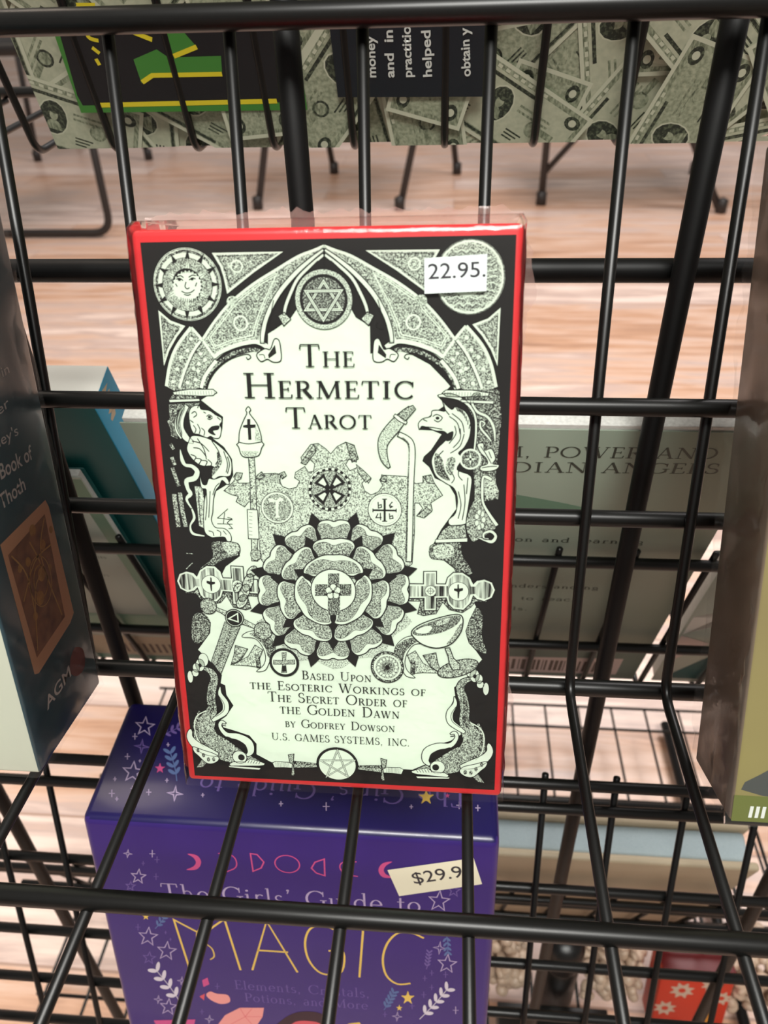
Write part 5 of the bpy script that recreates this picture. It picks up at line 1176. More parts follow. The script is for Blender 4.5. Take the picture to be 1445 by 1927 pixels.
# ------------------------------------------------------------------ the purple kit in the pocket below
K = {'o': [-0.047141, 0.094128, 0.2215], 'w': 0.131882, 'h': 0.18339358995045815, 'rise': 0.01144, 'sticker': [[31.574184, 169.080276], [58.219091, 176.466457], [61.281586, 165.559703], [35.246512, 157.888795]], 'price': [[40.140282, 163.756341], [58.985435, 169.285167], [39.43333, 169.498483]], 't1': ["The Girls' Guide to", -43.5, 148.98, 42.29, 150.78, 7.61, 'roman', 2], 't2': [['Elements, Crystals,', -22.96, 106.31, 25.0, 107.08, 4.8, 'roman', 9], ['Potions, and More', -19.85, 100.07, 24.14, 100.73, 4.61, 'roman', 9]], 't3': ["The Girls' Guide to", 56.96, 16.64, -31.17, 16.64, 6.0, 'roman', 2],
'front': {'moon_phases': '''
PS1 1 0 0|-1633 8530 -1479 8507 -1425 8360 -1513 8199 -1692 8172 -1568 8254 -1513 8353 -1545 8455
LS1 1 35 0|-1126 8580 -951 8582 -851 8473 -867 8294 -1055 8171
C_1 1 40 0|-599 8621 -492 8607 -395 8451 -449 8317 -587 8234
R_1 1 40 0|-18 8440 198 187
C_1 1 40 0|583 8600 430 8518 368 8384 441 8284 577 8236
LS1 1 35 0|1094 8583 880 8554 825 8433 915 8294 1108 8268
PS1 1 0 0|1655 8632 1505 8586 1436 8431 1502 8285 1670 8288 1561 8348 1520 8438 1563 8545
''',
'star_pattern': '''
C_2 1 32 0|-2486 8118 -2480 8004 -2394 7994 -2478 7922 -2480 7804 -2539 7875 -2627 7812 -2578 7928 -2630 8007 -2541 8007
C_9 1 32 0|-2668 7825 -2664 7750 -2608 7744 -2664 7697 -2665 7620 -2703 7666 -2760 7625 -2728 7700 -2762 7752 -2704 7752
C_2 1 32 0|-2509 6754 -2500 6593 -2385 6581 -2498 6479 -2501 6312 -2580 6411 -2699 6321 -2632 6485 -2702 6595 -2583 6597
C_2 1 32 0|-2225 6425 -2215 6262 -2098 6249 -2212 6145 -2213 5975 -2293 6076 -2412 5984 -2346 6151 -2418 6264 -2298 6266
C_9 1 32 0|-2580 6135 -2575 6024 -2496 6016 -2574 5945 -2575 5830 -2629 5899 -2709 5836 -2664 5949 -2712 6025 -2631 6027
C_2 1 32 0|-2388 4919 -2379 4760 -2271 4748 -2377 4646 -2379 4481 -2453 4579 -2564 4488 -2503 4651 -2568 4760 -2457 4763
C_2 1 22 0|-2607 8545 -2612 8467 -2558 8447 -2620 8433 -2650 8356 -2645 8435 -2698 8455 -2637 8468
L_2 1 22 0|-2267 8479 -2168 8487
L_2 1 22 0|-2206 8566 -2229 8401
L_9 1 22 0|-2197 8356 -2112 8363
L_9 1 22 0|-2145 8431 -2164 8288
L_9 1 22 0|-2428 8255 -2370 8259
L_9 1 22 0|-2392 8305 -2406 8209
L_9 1 22 0|-2267 7969 -2180 7976
L_9 1 22 0|-2214 8046 -2233 7899
L_9 1 22 0|-2751 6732 -2660 6740
L_9 1 22 0|-2694 6815 -2717 6656
L_9 1 22 0|-2254 6648 -2209 6653
L_9 1 22 0|-2227 6690 -2237 6610
L_9 1 22 0|-2191 6483 -2146 6487
L_9 1 22 0|-2163 6525 -2173 6445
C_2 1 22 0|-2077 5539 -2081 5445 -2022 5422 -2088 5404 -2120 5310 -2115 5405 -2175 5428 -2108 5446
L_9 1 22 0|-1508 5347 -1415 5357
L_9 1 22 0|-1453 5438 -1470 5266
C_2 1 22 0|-2574 4986 -2579 4888 -2519 4864 -2588 4846 -2621 4748 -2615 4847 -2676 4870 -2607 4889
C_2 1 22 0|-1681 4543 -1684 4443 -1623 4419 -1691 4400 -1722 4300 -1719 4401 -1780 4425 -1712 4444
L_9 1 22 0|-1859 4612 -1779 4622
L_9 1 22 0|-1811 4692 -1827 4542
''',
'star_pattern ': '''
C_2 1 32 0|2412 8069 2446 7910 2564 7896 2466 7796 2490 7631 2395 7730 2290 7641 2331 7804 2244 7914 2363 7915
C_2 1 32 0|2573 6600 2605 6444 2716 6431 2624 6331 2648 6168 2558 6265 2460 6177 2497 6337 2415 6445 2527 6447
C_9 1 32 0|2636 8229 2656 8135 2727 8127 2669 8068 2684 7971 2627 8029 2566 7977 2589 8073 2537 8138 2607 8138
C_2 1 22 0|2438 6896 2450 6768 2535 6737 2448 6714 2423 6587 2411 6716 2326 6747 2413 6770
L_9 1 22 0|2499 6093 2585 6102
L_9 1 22 0|2540 6178 2544 6017
L_9 1 22 0|2273 6109 2345 6117
L_9 1 22 0|2308 6180 2310 6046
L_9 1 22 0|2278 5744 2351 5752
L_9 1 22 0|2314 5817 2316 5680
L_9 1 22 0|2158 5963 2230 5970
L_9 1 22 0|2193 6034 2195 5899
L_9 1 22 0|2137 5536 2225 5546
L_9 1 22 0|2180 5624 2182 5458
L_9 1 22 0|1937 5219 2026 5229
L_9 1 22 0|1981 5309 1982 5139
C_2 1 22 0|1730 5039 1738 4931 1805 4906 1735 4885 1713 4778 1705 4886 1638 4912 1708 4932
L_9 1 22 0|1468 4937 1544 4946
L_9 1 22 0|1507 5014 1505 4869
L_2 1 22 0|2686 5191 2788 5203
L_2 1 22 0|2734 5296 2740 5098
''',
'leaf_pattern': '''
LS4 1 25 0|-2174 4783 -2327 5215 -2516 5634
PS4 2 0 0|-2434 5015 -2400 5052 -2336 5062 -2278 5041 -2261 4999 -2295 4962 -2359 4951 -2417 4973
PS4 2 0 0|-2201 5261 -2185 5220 -2195 5126 -2227 5034 -2261 4999 -2278 5041 -2267 5136 -2235 5227
PS4 2 0 0|-2519 5228 -2485 5265 -2421 5276 -2364 5254 -2347 5213 -2381 5176 -2445 5166 -2502 5187
PS4 2 0 0|-2286 5472 -2270 5431 -2281 5338 -2313 5248 -2347 5213 -2363 5255 -2352 5348 -2320 5438
PS4 2 0 0|-2603 5440 -2569 5476 -2505 5486 -2448 5465 -2432 5425 -2465 5388 -2529 5378 -2586 5399
PS4 2 0 0|-2371 5680 -2355 5640 -2366 5548 -2398 5459 -2432 5425 -2448 5466 -2437 5558 -2405 5646
PS4 2 0 0|-2686 5649 -2652 5684 -2589 5695 -2532 5674 -2516 5634 -2549 5598 -2613 5588 -2669 5609
PS4 2 0 0|-2454 5886 -2439 5846 -2450 5756 -2482 5667 -2516 5634 -2532 5674 -2520 5765 -2488 5853
LS5 1 25 0|-2408 6725 -2273 6907 -2176 7083
PS5 2 0 0|-2346 6944 -2333 6929 -2328 6886 -2335 6838 -2350 6815 -2363 6830 -2368 6874 -2361 6921
PS5 2 0 0|-2254 6839 -2269 6817 -2303 6800 -2337 6800 -2350 6815 -2335 6838 -2301 6855 -2267 6855
PS5 2 0 0|-2288 7033 -2275 7018 -2270 6975 -2277 6928 -2292 6905 -2305 6920 -2310 6963 -2303 7010
PS5 2 0 0|-2197 6929 -2211 6906 -2245 6890 -2279 6889 -2292 6905 -2277 6928 -2243 6944 -2210 6944
PS5 2 0 0|-2231 7121 -2217 7107 -2212 7063 -2219 7017 -2234 6994 -2247 7009 -2252 7052 -2245 7099
PS5 2 0 0|-2139 7018 -2154 6995 -2188 6979 -2221 6979 -2234 6994 -2219 7017 -2185 7033 -2152 7033
PS5 2 0 0|-2173 7209 -2160 7194 -2155 7152 -2162 7105 -2176 7083 -2190 7097 -2195 7140 -2188 7186
PS5 2 0 0|-2082 7106 -2097 7084 -2130 7068 -2163 7067 -2176 7083 -2162 7105 -2128 7121 -2095 7122
PS3 2 0 0|-2461 7045 -2501 7001 -2500 6941 -2533 6971 -2577 6935 -2557 6997 -2585 7035 -2540 7044 -2514 7103 -2505 7046
''',
'leaf_pattern ': '''
LS4 1 25 0|2114 4882 2363 5303 2569 5708
PS4 2 0 0|2197 5277 2220 5248 2233 5170 2228 5089 2207 5051 2184 5080 2171 5158 2176 5240
PS4 2 0 0|2355 5073 2334 5036 2283 5014 2230 5021 2207 5051 2228 5088 2280 5110 2332 5104
PS4 2 0 0|2288 5441 2311 5413 2324 5336 2319 5255 2299 5218 2276 5247 2263 5324 2268 5405
PS4 2 0 0|2446 5240 2426 5203 2374 5182 2322 5188 2299 5218 2320 5255 2371 5276 2423 5270
PS4 2 0 0|2379 5604 2402 5576 2415 5500 2410 5420 2390 5383 2367 5411 2354 5488 2359 5568
PS4 2 0 0|2536 5405 2516 5368 2465 5347 2413 5353 2390 5383 2410 5419 2461 5441 2513 5434
PS4 2 0 0|2468 5765 2491 5737 2504 5662 2500 5583 2480 5546 2457 5574 2444 5650 2448 5729
PS4 2 0 0|2625 5567 2605 5532 2554 5510 2503 5517 2480 5546 2500 5582 2551 5603 2603 5597
PS4 2 0 0|2556 5924 2579 5896 2593 5822 2589 5744 2569 5708 2546 5735 2533 5810 2537 5888
PS4 2 0 0|2713 5728 2693 5693 2643 5672 2591 5678 2569 5708 2589 5743 2639 5764 2691 5758
LS5 1 25 0|1488 5054 1593 5294 1658 5525
PS5 2 0 0|1495 5296 1514 5283 1530 5235 1533 5179 1523 5150 1504 5163 1488 5211 1484 5266
PS5 2 0 0|1622 5201 1611 5171 1578 5144 1541 5135 1523 5150 1534 5179 1567 5206 1604 5215
PS5 2 0 0|1529 5390 1548 5377 1564 5329 1568 5274 1557 5244 1538 5258 1522 5306 1519 5360
PS5 2 0 0|1656 5295 1645 5266 1612 5239 1575 5230 1557 5244 1568 5274 1601 5301 1638 5310
PS5 2 0 0|1563 5483 1582 5470 1598 5422 1602 5368 1591 5338 1572 5352 1557 5399 1553 5454
PS5 2 0 0|1690 5389 1679 5360 1646 5333 1609 5324 1591 5338 1602 5368 1635 5394 1671 5403
PS5 2 0 0|1597 5576 1615 5563 1631 5515 1635 5461 1625 5432 1606 5445 1590 5493 1587 5547
PS5 2 0 0|1723 5482 1713 5453 1679 5426 1643 5418 1625 5432 1636 5461 1669 5488 1705 5496
PS5 2 0 0|1631 5668 1649 5655 1665 5608 1669 5554 1658 5525 1640 5538 1624 5585 1620 5639
PS5 2 0 0|1756 5575 1746 5546 1713 5519 1677 5511 1658 5525 1669 5554 1702 5580 1738 5589
LS9 1 25 0|2218 6197 2255 6406 2257 6609
PS9 2 0 0|2182 6361 2197 6359 2216 6335 2228 6302 2226 6280 2211 6282 2192 6306 2180 6339
PS9 2 0 0|2283 6347 2281 6325 2264 6296 2241 6278 2226 6280 2228 6302 2246 6331 2269 6349
PS9 2 0 0|2190 6443 2205 6441 2224 6417 2236 6385 2234 6363 2219 6365 2200 6389 2188 6421
PS9 2 0 0|2291 6429 2289 6407 2271 6379 2248 6361 2234 6363 2236 6385 2254 6413 2276 6432
PS9 2 0 0|2198 6525 2213 6523 2231 6499 2243 6467 2241 6445 2227 6447 2208 6471 2196 6503
PS9 2 0 0|2299 6511 2296 6489 2279 6461 2256 6443 2241 6445 2244 6467 2261 6495 2284 6514
PS9 2 0 0|2206 6606 2220 6605 2239 6581 2251 6549 2249 6527 2234 6529 2216 6552 2204 6585
PS9 2 0 0|2306 6593 2304 6571 2286 6543 2264 6525 2249 6527 2251 6549 2269 6577 2292 6595
PS9 2 0 0|2214 6687 2228 6686 2247 6662 2259 6630 2257 6609 2242 6610 2223 6634 2212 6666
PS9 2 0 0|2314 6674 2311 6652 2294 6624 2271 6606 2257 6609 2259 6630 2276 6658 2299 6676
LS5 1 25 0|2527 7107 2563 6889 2564 6665
PS5 2 0 0|2605 6924 2587 6920 2560 6939 2539 6972 2536 6998 2554 7002 2582 6983 2603 6951
PS5 2 0 0|2481 6897 2479 6923 2495 6963 2518 6994 2536 6998 2538 6972 2523 6931 2500 6900
PS5 2 0 0|2615 6814 2597 6809 2569 6829 2548 6862 2545 6888 2563 6892 2591 6873 2612 6840
PS5 2 0 0|2490 6786 2488 6812 2504 6853 2527 6884 2545 6888 2547 6861 2532 6821 2509 6789
PS5 2 0 0|2624 6702 2606 6698 2578 6718 2557 6750 2555 6777 2573 6782 2600 6762 2622 6729
PS5 2 0 0|2500 6674 2497 6701 2513 6742 2536 6773 2555 6777 2557 6750 2541 6709 2518 6678
PS5 2 0 0|2634 6590 2616 6586 2588 6606 2566 6639 2564 6665 2582 6670 2610 6650 2631 6617
PS5 2 0 0|2509 6562 2507 6589 2522 6630 2546 6662 2564 6665 2566 6639 2551 6597 2527 6565
PS3 2 0 0|2021 5493 1958 5406 1977 5286 1906 5345 1835 5273 1856 5397 1793 5473 1876 5490 1908 5608 1939 5496
PS3 2 0 0|1812 5174 1783 5133 1791 5076 1759 5104 1726 5070 1735 5128 1706 5164 1745 5172 1760 5228 1774 5175
''',
'crystal_pattern': '''
PS6 1 0 0|-1690 5092 -1606 5196 -1488 5151 -1295 5136 -1272 4956 -1442 4878 -1606 4955
P_1 1 0 0|-1721 5484 -1616 5566 -1600 5390 -1716 5306
P_8 1 0 0|-1818 5041 -1711 5126 -1745 4940
P_6 1 0 0|-1578 4248 -1397 4571 -1104 4813 -660 4864 -703 4615 -878 4254 -1586 4170
L_8 2 15 0|-1104 4813 -1026 4577 -1376 4272
L_8 2 15 0|-1026 4577 -703 4615
L_8 2 15 0|-1026 4577 -875 4293
L_8 2 15 0|-883 4816 -1026 4577
P_1 1 0 0|-2763 4261 -1965 4385 -2035 4116 -2716 4035
PS7 1 0 0|-428 4308 -337 4582 -55 4815 285 4855 472 4714 558 4426
PS8 2 0 0|-230 4332 -120 4533 79 4594 321 4562 362 4402
P_3 1 0 0|729 4446 855 4611 1049 4670 1142 4495
''',
'title_lettering': '''
L_3 1 62 0|-1911 5732 -2048 6980 -1595 6662 -1168 7081 -1001 5827
L_3 1 62 0|-791 5849 -450 7097 4 5877
L_3 1 62 0|-665 6367 -131 6374
L_3 1 62 0|1170 7121 1076 5867
LS3 1 62 0|676 7010 477 7107 268 6971 174 6637 209 6240 358 5949 542 5879 778 5993 816 6469 565 6477
LS3 1 62 0|2167 6948 1968 7057 1747 7036 1567 6773 1483 6370 1539 5971 1722 5770 1952 5809
LS3 2 40 0|-1503 6868 -1627 6791 -1693 6620 -1613 6494 -1464 6341 -1437 6140 -1518 6043
'''},
'top': '''
C_2 1 35 0|-2869 1950 -2794 1816 -2668 1802 -2745 1721 -2680 1587 -2801 1669 -2885 1599 -2885 1730 -3004 1822 -2881 1821
C_9 1 35 0|-2775 1482 -2726 1368 -2618 1338 -2714 1320 -2709 1211 -2758 1323 -2866 1353 -2770 1371
C_2 1 35 0|-2776 1048 -2697 913 -2565 900 -2646 820 -2579 686 -2706 767 -2795 697 -2794 827 -2918 919 -2789 918
C_2 1 35 0|-1934 637 -1890 527 -1782 499 -1881 481 -1881 375 -1925 483 -2033 511 -1934 529
L_2 1 25 0|-2974 1535 -2885 1540
L_2 1 25 0|-2951 1602 -2908 1474
L_2 1 25 0|-2968 1135 -2880 1140
L_2 1 25 0|-2945 1199 -2903 1077
L_2 1 25 0|-2703 1065 -2660 1067
L_2 1 25 0|-2691 1096 -2671 1036
L_2 1 25 0|-3015 704 -2958 707
L_2 1 25 0|-3000 744 -2972 667
L_2 1 25 0|-2993 443 -2895 448
L_2 1 25 0|-2968 511 -2920 380
L_2 1 25 0|-2854 350 -2799 354
L_2 1 25 0|-2840 389 -2813 315
L_2 1 25 0|-2387 500 -2303 505
L_2 1 25 0|-2363 559 -2327 446
L_2 1 25 0|-2328 1406 -2269 1409
L_2 1 25 0|-2311 1449 -2285 1366
L_2 1 25 0|-2141 730 -2084 734
L_2 1 25 0|-2124 771 -2101 693
L_2 1 25 0|-2670 552 -2600 556
L_2 1 25 0|-2652 601 -2619 506
LS5 1 25 0|-1943 730 -2053 981 -2203 1239
PS5 2 0 0|-2153 929 -2126 939 -2072 921 -2023 886 -2006 854 -2033 845 -2087 863 -2136 898
PS5 2 0 0|-1968 991 -1952 959 -1957 906 -1979 862 -2006 854 -2022 886 -2018 939 -1995 983
PS5 2 0 0|-2219 1057 -2192 1066 -2138 1048 -2087 1012 -2071 980 -2097 971 -2152 989 -2202 1024
PS5 2 0 0|-2032 1119 -2016 1087 -2021 1033 -2043 989 -2071 980 -2087 1012 -2082 1066 -2060 1111
PS5 2 0 0|-2286 1186 -2259 1196 -2204 1177 -2153 1141 -2136 1109 -2163 1099 -2218 1117 -2269 1153
PS5 2 0 0|-2098 1250 -2082 1216 -2086 1162 -2109 1117 -2136 1109 -2153 1141 -2148 1196 -2126 1241
PS5 2 0 0|-2354 1318 -2327 1328 -2271 1309 -2220 1272 -2203 1239 -2230 1229 -2285 1248 -2337 1285
PS5 2 0 0|-2165 1382 -2148 1348 -2152 1293 -2175 1247 -2203 1239 -2220 1272 -2215 1328 -2193 1373
LS9 1 25 0|-2505 1574 -2356 1659 -2243 1743
PS9 2 0 0|-2415 1753 -2398 1729 -2392 1683 -2400 1642 -2418 1630 -2436 1654 -2442 1700 -2434 1741
PS9 2 0 0|-2300 1586 -2318 1574 -2360 1582 -2402 1605 -2418 1630 -2400 1641 -2357 1633 -2316 1610
PS9 2 0 0|-2328 1811 -2310 1786 -2304 1739 -2313 1698 -2331 1686 -2348 1710 -2354 1757 -2346 1798
PS9 2 0 0|-2212 1642 -2231 1630 -2273 1638 -2315 1661 -2331 1686 -2313 1698 -2270 1689 -2229 1666
PS9 2 0 0|-2239 1868 -2222 1843 -2216 1796 -2225 1755 -2243 1743 -2260 1767 -2266 1814 -2258 1856
PS9 2 0 0|-2125 1698 -2143 1686 -2186 1695 -2227 1718 -2243 1743 -2225 1754 -2182 1746 -2141 1723
PS1 2 0 0|-2219 978 -2253 932 -2219 866 -2282 899 -2324 862 -2330 929 -2391 971 -2331 979 -2326 1044 -2283 981
PS3 2 0 0|2274 731 2209 665 2231 573 2155 620 2083 567 2100 661 2032 720 2119 732 2150 824 2186 735
PS1 2 0 0|2532 746 2510 724 2517 693 2492 709 2467 691 2474 723 2452 743 2481 746 2492 777 2503 747
L_2 1 25 0|-185 427 -117 431
L_2 1 25 0|-160 475 -143 383
L_2 1 25 0|523 422 632 428
L_2 1 25 0|567 498 588 352
L_2 1 25 0|1898 501 1952 504
L_2 1 25 0|1923 539 1927 466
L_2 1 25 0|2632 571 2725 577
L_2 1 25 0|2678 638 2679 510
L_2 1 25 0|2931 543 3011 547
L_2 1 25 0|2971 600 2970 491
L_2 1 25 0|-1475 502 -1420 506
L_2 1 25 0|-1457 541 -1437 467
'''}
kd = .0445
KM = frame(K['o'], (1, 0, 0), (0, math.sin(math.radians(12)), math.cos(math.radians(12)))) @ Matrix.Translation((0, kd/2, 0))
kit = thing('magic_kit', 'purple boxed magic kit with yellow lettering, standing in the pocket below the red-edged tarot deck', 'boxed kit', KM)
kw, kh = K['w']/2, K['h']; rise = K['rise']
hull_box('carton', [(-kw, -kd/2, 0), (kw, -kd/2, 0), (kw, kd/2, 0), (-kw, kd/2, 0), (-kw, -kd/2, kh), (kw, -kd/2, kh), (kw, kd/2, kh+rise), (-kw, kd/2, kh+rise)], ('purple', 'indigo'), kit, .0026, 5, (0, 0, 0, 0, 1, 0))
KP = ('p_lav', 'p_pink', 'p_pale', 'p_yel', 'p_wht', 'p_blu', 'p_sal', 'p_brn', 'p_red', 'p_dim')
KF = (0, -kd/2-.00003, 0)
for nm, its in K['front'].items():
    P = Print()
    for it in its.strip().split('\n'): P.item(it)
    if nm == 'title_lettering':
        roman(P, *K['t1'][:6], K['t1'][7], 1, None, .8)
    P.build(nm.strip(), KP, kit, KF)
P = Print()
for t in K['t2']: roman(P, *t[:6], t[7], 1, None, .8)
P.build('subtitle_lettering', KP, kit, KF)
P = Print(); P.poly([tuple(p) for p in K['sticker']], 0, 8); ks = P.build('price_sticker', ('cream_label',), kit, KF); ks['label'] = 'slanted cream price sticker on the front of the purple box'
a, b, c = K['price']; sans('price_digits', '$29.99', a[0], a[1], b[0], b[1], c[1]-a[1]-.6, 'labelink', ks, (0, 0, 0), 9, .004)
P = Print()
for it in K['top'].strip().split('\n'): P.item(it)
roman(P, *K['t3'][:6], 9, 1, None, .9)
th = math.atan2(rise, kd)
P.build('top_print', KP, kit, mw=Matrix.Translation((0, -kd/2, kh+.00004)) @ Matrix.Rotation(-math.pi/2+th, 4, 'X'))
# ------------------------------------------------------------------ the two boxes beside the deck
B = {'o': [-0.0945, 0.1046, 0.4642], 'texts': [['Book of', 10.94, 70.86, 24.46, 70.35, 3.52, 'bold', 0], ['Thoth', 8.57, 64.84, 19.01, 65.07, 3.5, 'bold', 0], ["Crowley's", 1.31, 77.52, 21.02, 77.39, 2.44, 'sans', 0], ['er', 15.53, 83.59, 20.1, 84.24, 2.27, 'sans', 0], ['in', 19.99, 90.6, 22.89, 90.8, 2.27, 'sans', 0], ['AGM', 6.94, 12.17, 20.0, 12.64, 3.46, 'bold', 0]],
'items': {'card_picture': '''
P_0 1 0 0|1288 2966 1330 2862 1369 1340 1240 1272 362 1148 283 1194 261 2869 260 2909
P_1 2 0 0|1210 2819 1153 1424 399 1343 343 2738
PS2 3 0 0|957 2734 920 2695 868 2697 832 2738 832 2793 868 2830 920 2829 956 2789
PS2 3 0 0|1085 2477 1052 2443 1006 2446 973 2483 973 2533 1005 2566 1051 2564 1084 2527
PS2 3 0 0|716 2449 688 2420 648 2422 620 2456 621 2500 649 2529 689 2527 717 2494
PS2 3 0 0|940 2154 897 2111 838 2117 796 2168 796 2233 838 2275 897 2270 940 2220
PS2 3 0 0|811 1913 766 1868 704 1876 661 1931 662 2000 705 2045 767 2038 811 1984
PS2 3 0 0|607 1788 581 1761 544 1766 519 1800 519 1842 546 1869 582 1864 608 1831
PS2 3 0 0|1104 2155 1081 2132 1048 2135 1025 2162 1024 2197 1047 2220 1080 2218 1103 2190
PS2 3 0 0|1305 2567 1282 2543 1248 2545 1224 2571 1224 2606 1247 2629 1280 2628 1305 2602
PS2 3 0 0|528 2465 505 2441 473 2443 451 2470 451 2506 474 2530 506 2529 528 2502
LS3 4 35 0|397 2700 583 2350 563 1815
LS3 4 35 0|1176 2781 938 2376 1096 1484
LS3 4 35 0|782 2670 896 2267 668 2085 446 1414
LS3 4 35 0|1200 2419 794 2408 413 2104
R_2 4 40 0|823 2130 147 199
R_3 4 25 0|823 2130 231 316
''',
'maker_emblem': '''
PS4 1 0 0|1237 899 1383 774 1402 631 1327 500 1139 519 1004 656 1039 809 1140 890
'''}}
sc = .965
def scaled(p): return [CAM[i]+(p[i]-CAM[i])*sc for i in range(3)]
bo = scaled(B['o']); th_, bw, bh = .0345*sc, .072, .128
BM = lean(bo, 10.5) @ Matrix.Translation((-bw/2, th_/2, 0))
tb = thing('boxed_tarot_set', 'dark teal shrink-wrapped tarot set with a cream front, left of the red-edged deck', 'card deck', BM)
box('carton', -bw/2, bw/2, -th_/2, th_/2, 0, bh, ('thoth', 'cream_card'), tb, .0009, 3, (1, 0, 0, 0, 0, 0))
RF = Matrix.Translation((bw/2+.00003, -th_/2+.0013, 0)) @ Matrix.Rotation(math.pi/2, 4, 'Z')
TM = ('t_border', 't_brown', 't_gold', 't_line', 't_red')
for nm, its in B['items'].items():
    P = Print()
    for it in its.strip().split('\n'): P.item(it)
    o = P.build(nm, TM, tb, mw=RF @ Matrix.Scale(sc, 4))
for t in B['texts']: sans('side_lettering', t[0], t[1], t[2], t[3], t[4], t[5], 't_text', tb, None, 3, .012 if t[6] == 'bold' else 0, mw=RF @ Matrix.Scale(sc, 4))
film_box('shrink_film', -bw/2-.0005, bw/2+.0007, -th_/2-.0008, th_/2+.001, -.0003, bh+.0005, 'film_haze', tb, .0004, 11)
ro = [CAM[i]+((.0635, .1022, .4640)[i]-CAM[i])*.955 for i in range(3)]; rt, rw, rh = .0236, .075, .135
RM = lean(ro, 22) @ Matrix.Translation((rw/2, rt/2, 0))
rb = thing('boxed_card_set', 'taupe-sided shrink-wrapped box with an olive bottom band, right of the red-edged deck', 'card deck', RM)
box('carton', -rw/2, rw/2, -rt/2, rt/2, 0, rh, ('taupe', 'yellowgreen'), rb, .0009, 3, (1, 0, 0, 0, 0, 0))
P = Print(); P.poly([(-rw*500+.3, .3), (rw*500-.3, .3), (rw*500-.3, 6), (-rw*500+.3, 6.4)], 0, 1)
P.poly(spl([(-rw*500+6, 6.5), (-rw*500+7, 13), (-rw*500+13, 17), (-rw*500+22, 22), (rw*500-5, 20), (rw*500-4, 6.5)], True), 1, 1)
P.build('front_print', ('olive', 'greyblob'), rb, (0, -rt/2-.00003, 0))
P = Print()
for k in range(3): P.poly([(-rw*500+3.6+k*1.25, 1.3), (-rw*500+4.3+k*1.25, 1.3), (-rw*500+4.5+k*1.25, 4), (-rw*500+3.8+k*1.25, 4)], 0, 3)
P.build('band_lettering', ('m_wht',), rb, (0, -rt/2-.00003, 0))
film_box('shrink_film', -rw/2-.0012, rw/2+.0007, -rt/2-.0008, rt/2+.0015, -.0003, rh+.0005, 'film_haze', rb, .0006, 17)
# ------------------------------------------------------------------ the money book in the far pocket
N = {'o': [-0.01683, 0.262983, 0.572093], 'w': 0.2225477841378057, 'texts': [['money', -6.35, 21.75, -6.13, 32.95, 2.63], ['and  in', -1.1, 21.63, -1.03, 34.32, 2.63], ['practitio', 4.0, 21.66, 3.84, 35.27, 2.62], ['helped', 9.68, 21.68, 9.24, 34.05, 2.61], ['obtain y', 20.68, 21.57, 19.71, 34.58, 2.59]],
'items': {'title_panel': '''
P_0 20 0 0|-4830 2008 -1406 1914 -1379 628 -4890 642
P_2 21 0 0|-4738 2006 -1479 1916 -1451 750 -4821 756 -4848 902
P_1 22 0 0|-4613 792 -1823 805 -1818 734 -4615 719
P_0 23 0 0|-3808 1408 -3427 1537 -3287 1425 -2517 1428 -2552 1207 -3591 1209 -3797 1068
L_1 24 110 0|-3784 1083 -3600 1179 -2559 1177
P_0 23 0 0|-3262 1829 -2991 1787 -2842 1566 -3193 1423 -3288 1476
L_1 24 110 0|-3205 1438 -2836 1558
L_1 24 110 0|-3689 1771 -3450 1667
LS1 24 90 0|-4230 1672 -4337 1704 -4354 1761 -4215 1799
L_1 24 90 0|-4358 1583 -4278 1501
L_1 24 90 0|-4360 1429 -4337 1339
P_1 24 0 0|-4368 2163 -4098 2155 -4122 2090 -4381 2090
''',
'text_panel': '''
P_2 22 0 0|-920 1967 1235 1907 1241 779 -899 809
'''}}
LT = -20.4
MM = lean(N['o'], LT); mt = .011; mw_, mh = N['w'], .150
mb = thing('paperback_book', 'paperback with a banknote-patterned back cover, lying sideways in the far upper pocket', 'book', MM)
box('page_block', -mw_/2+.001, mw_/2, .0006, mt-.0006, .0008, mh-.001, ('pages',), mb, .0004, 2)
box('cover', -mw_/2, mw_/2, 0, .0005, 0, mh, ('n_pap',), mb, .0001, 1)
box('cover', -mw_/2, mw_/2, mt-.0005, mt, 0, mh, ('n_grn',), mb, .0001, 1)
rnd = random.Random(12)
def clip(P, x0, x1, y0, y1):
    for ax, lim, sg in ((0, x0, 1), (0, x1, -1), (1, y0, 1), (1, y1, -1)):
        o = []
        for i in range(len(P)):
            a, b = P[i-1], P[i]; ia, ib = sg*(a[ax]-lim) >= 0, sg*(b[ax]-lim) >= 0
            if ia != ib: t = (lim-a[ax])/(b[ax]-a[ax]); o.append((a[0]+(b[0]-a[0])*t, a[1]+(b[1]-a[1])*t))
            if ib: o.append(b)
        P = o
        if len(P) < 3: return None
    return P
P = Print(.000004)
lay = 2
spots = [(u*24-mw_*500+rnd.uniform(-9, 9), v*16+rnd.uniform(-8, 8)) for u in range(-0, 11) for v in range(0, 10)]
rnd.shuffle(spots)
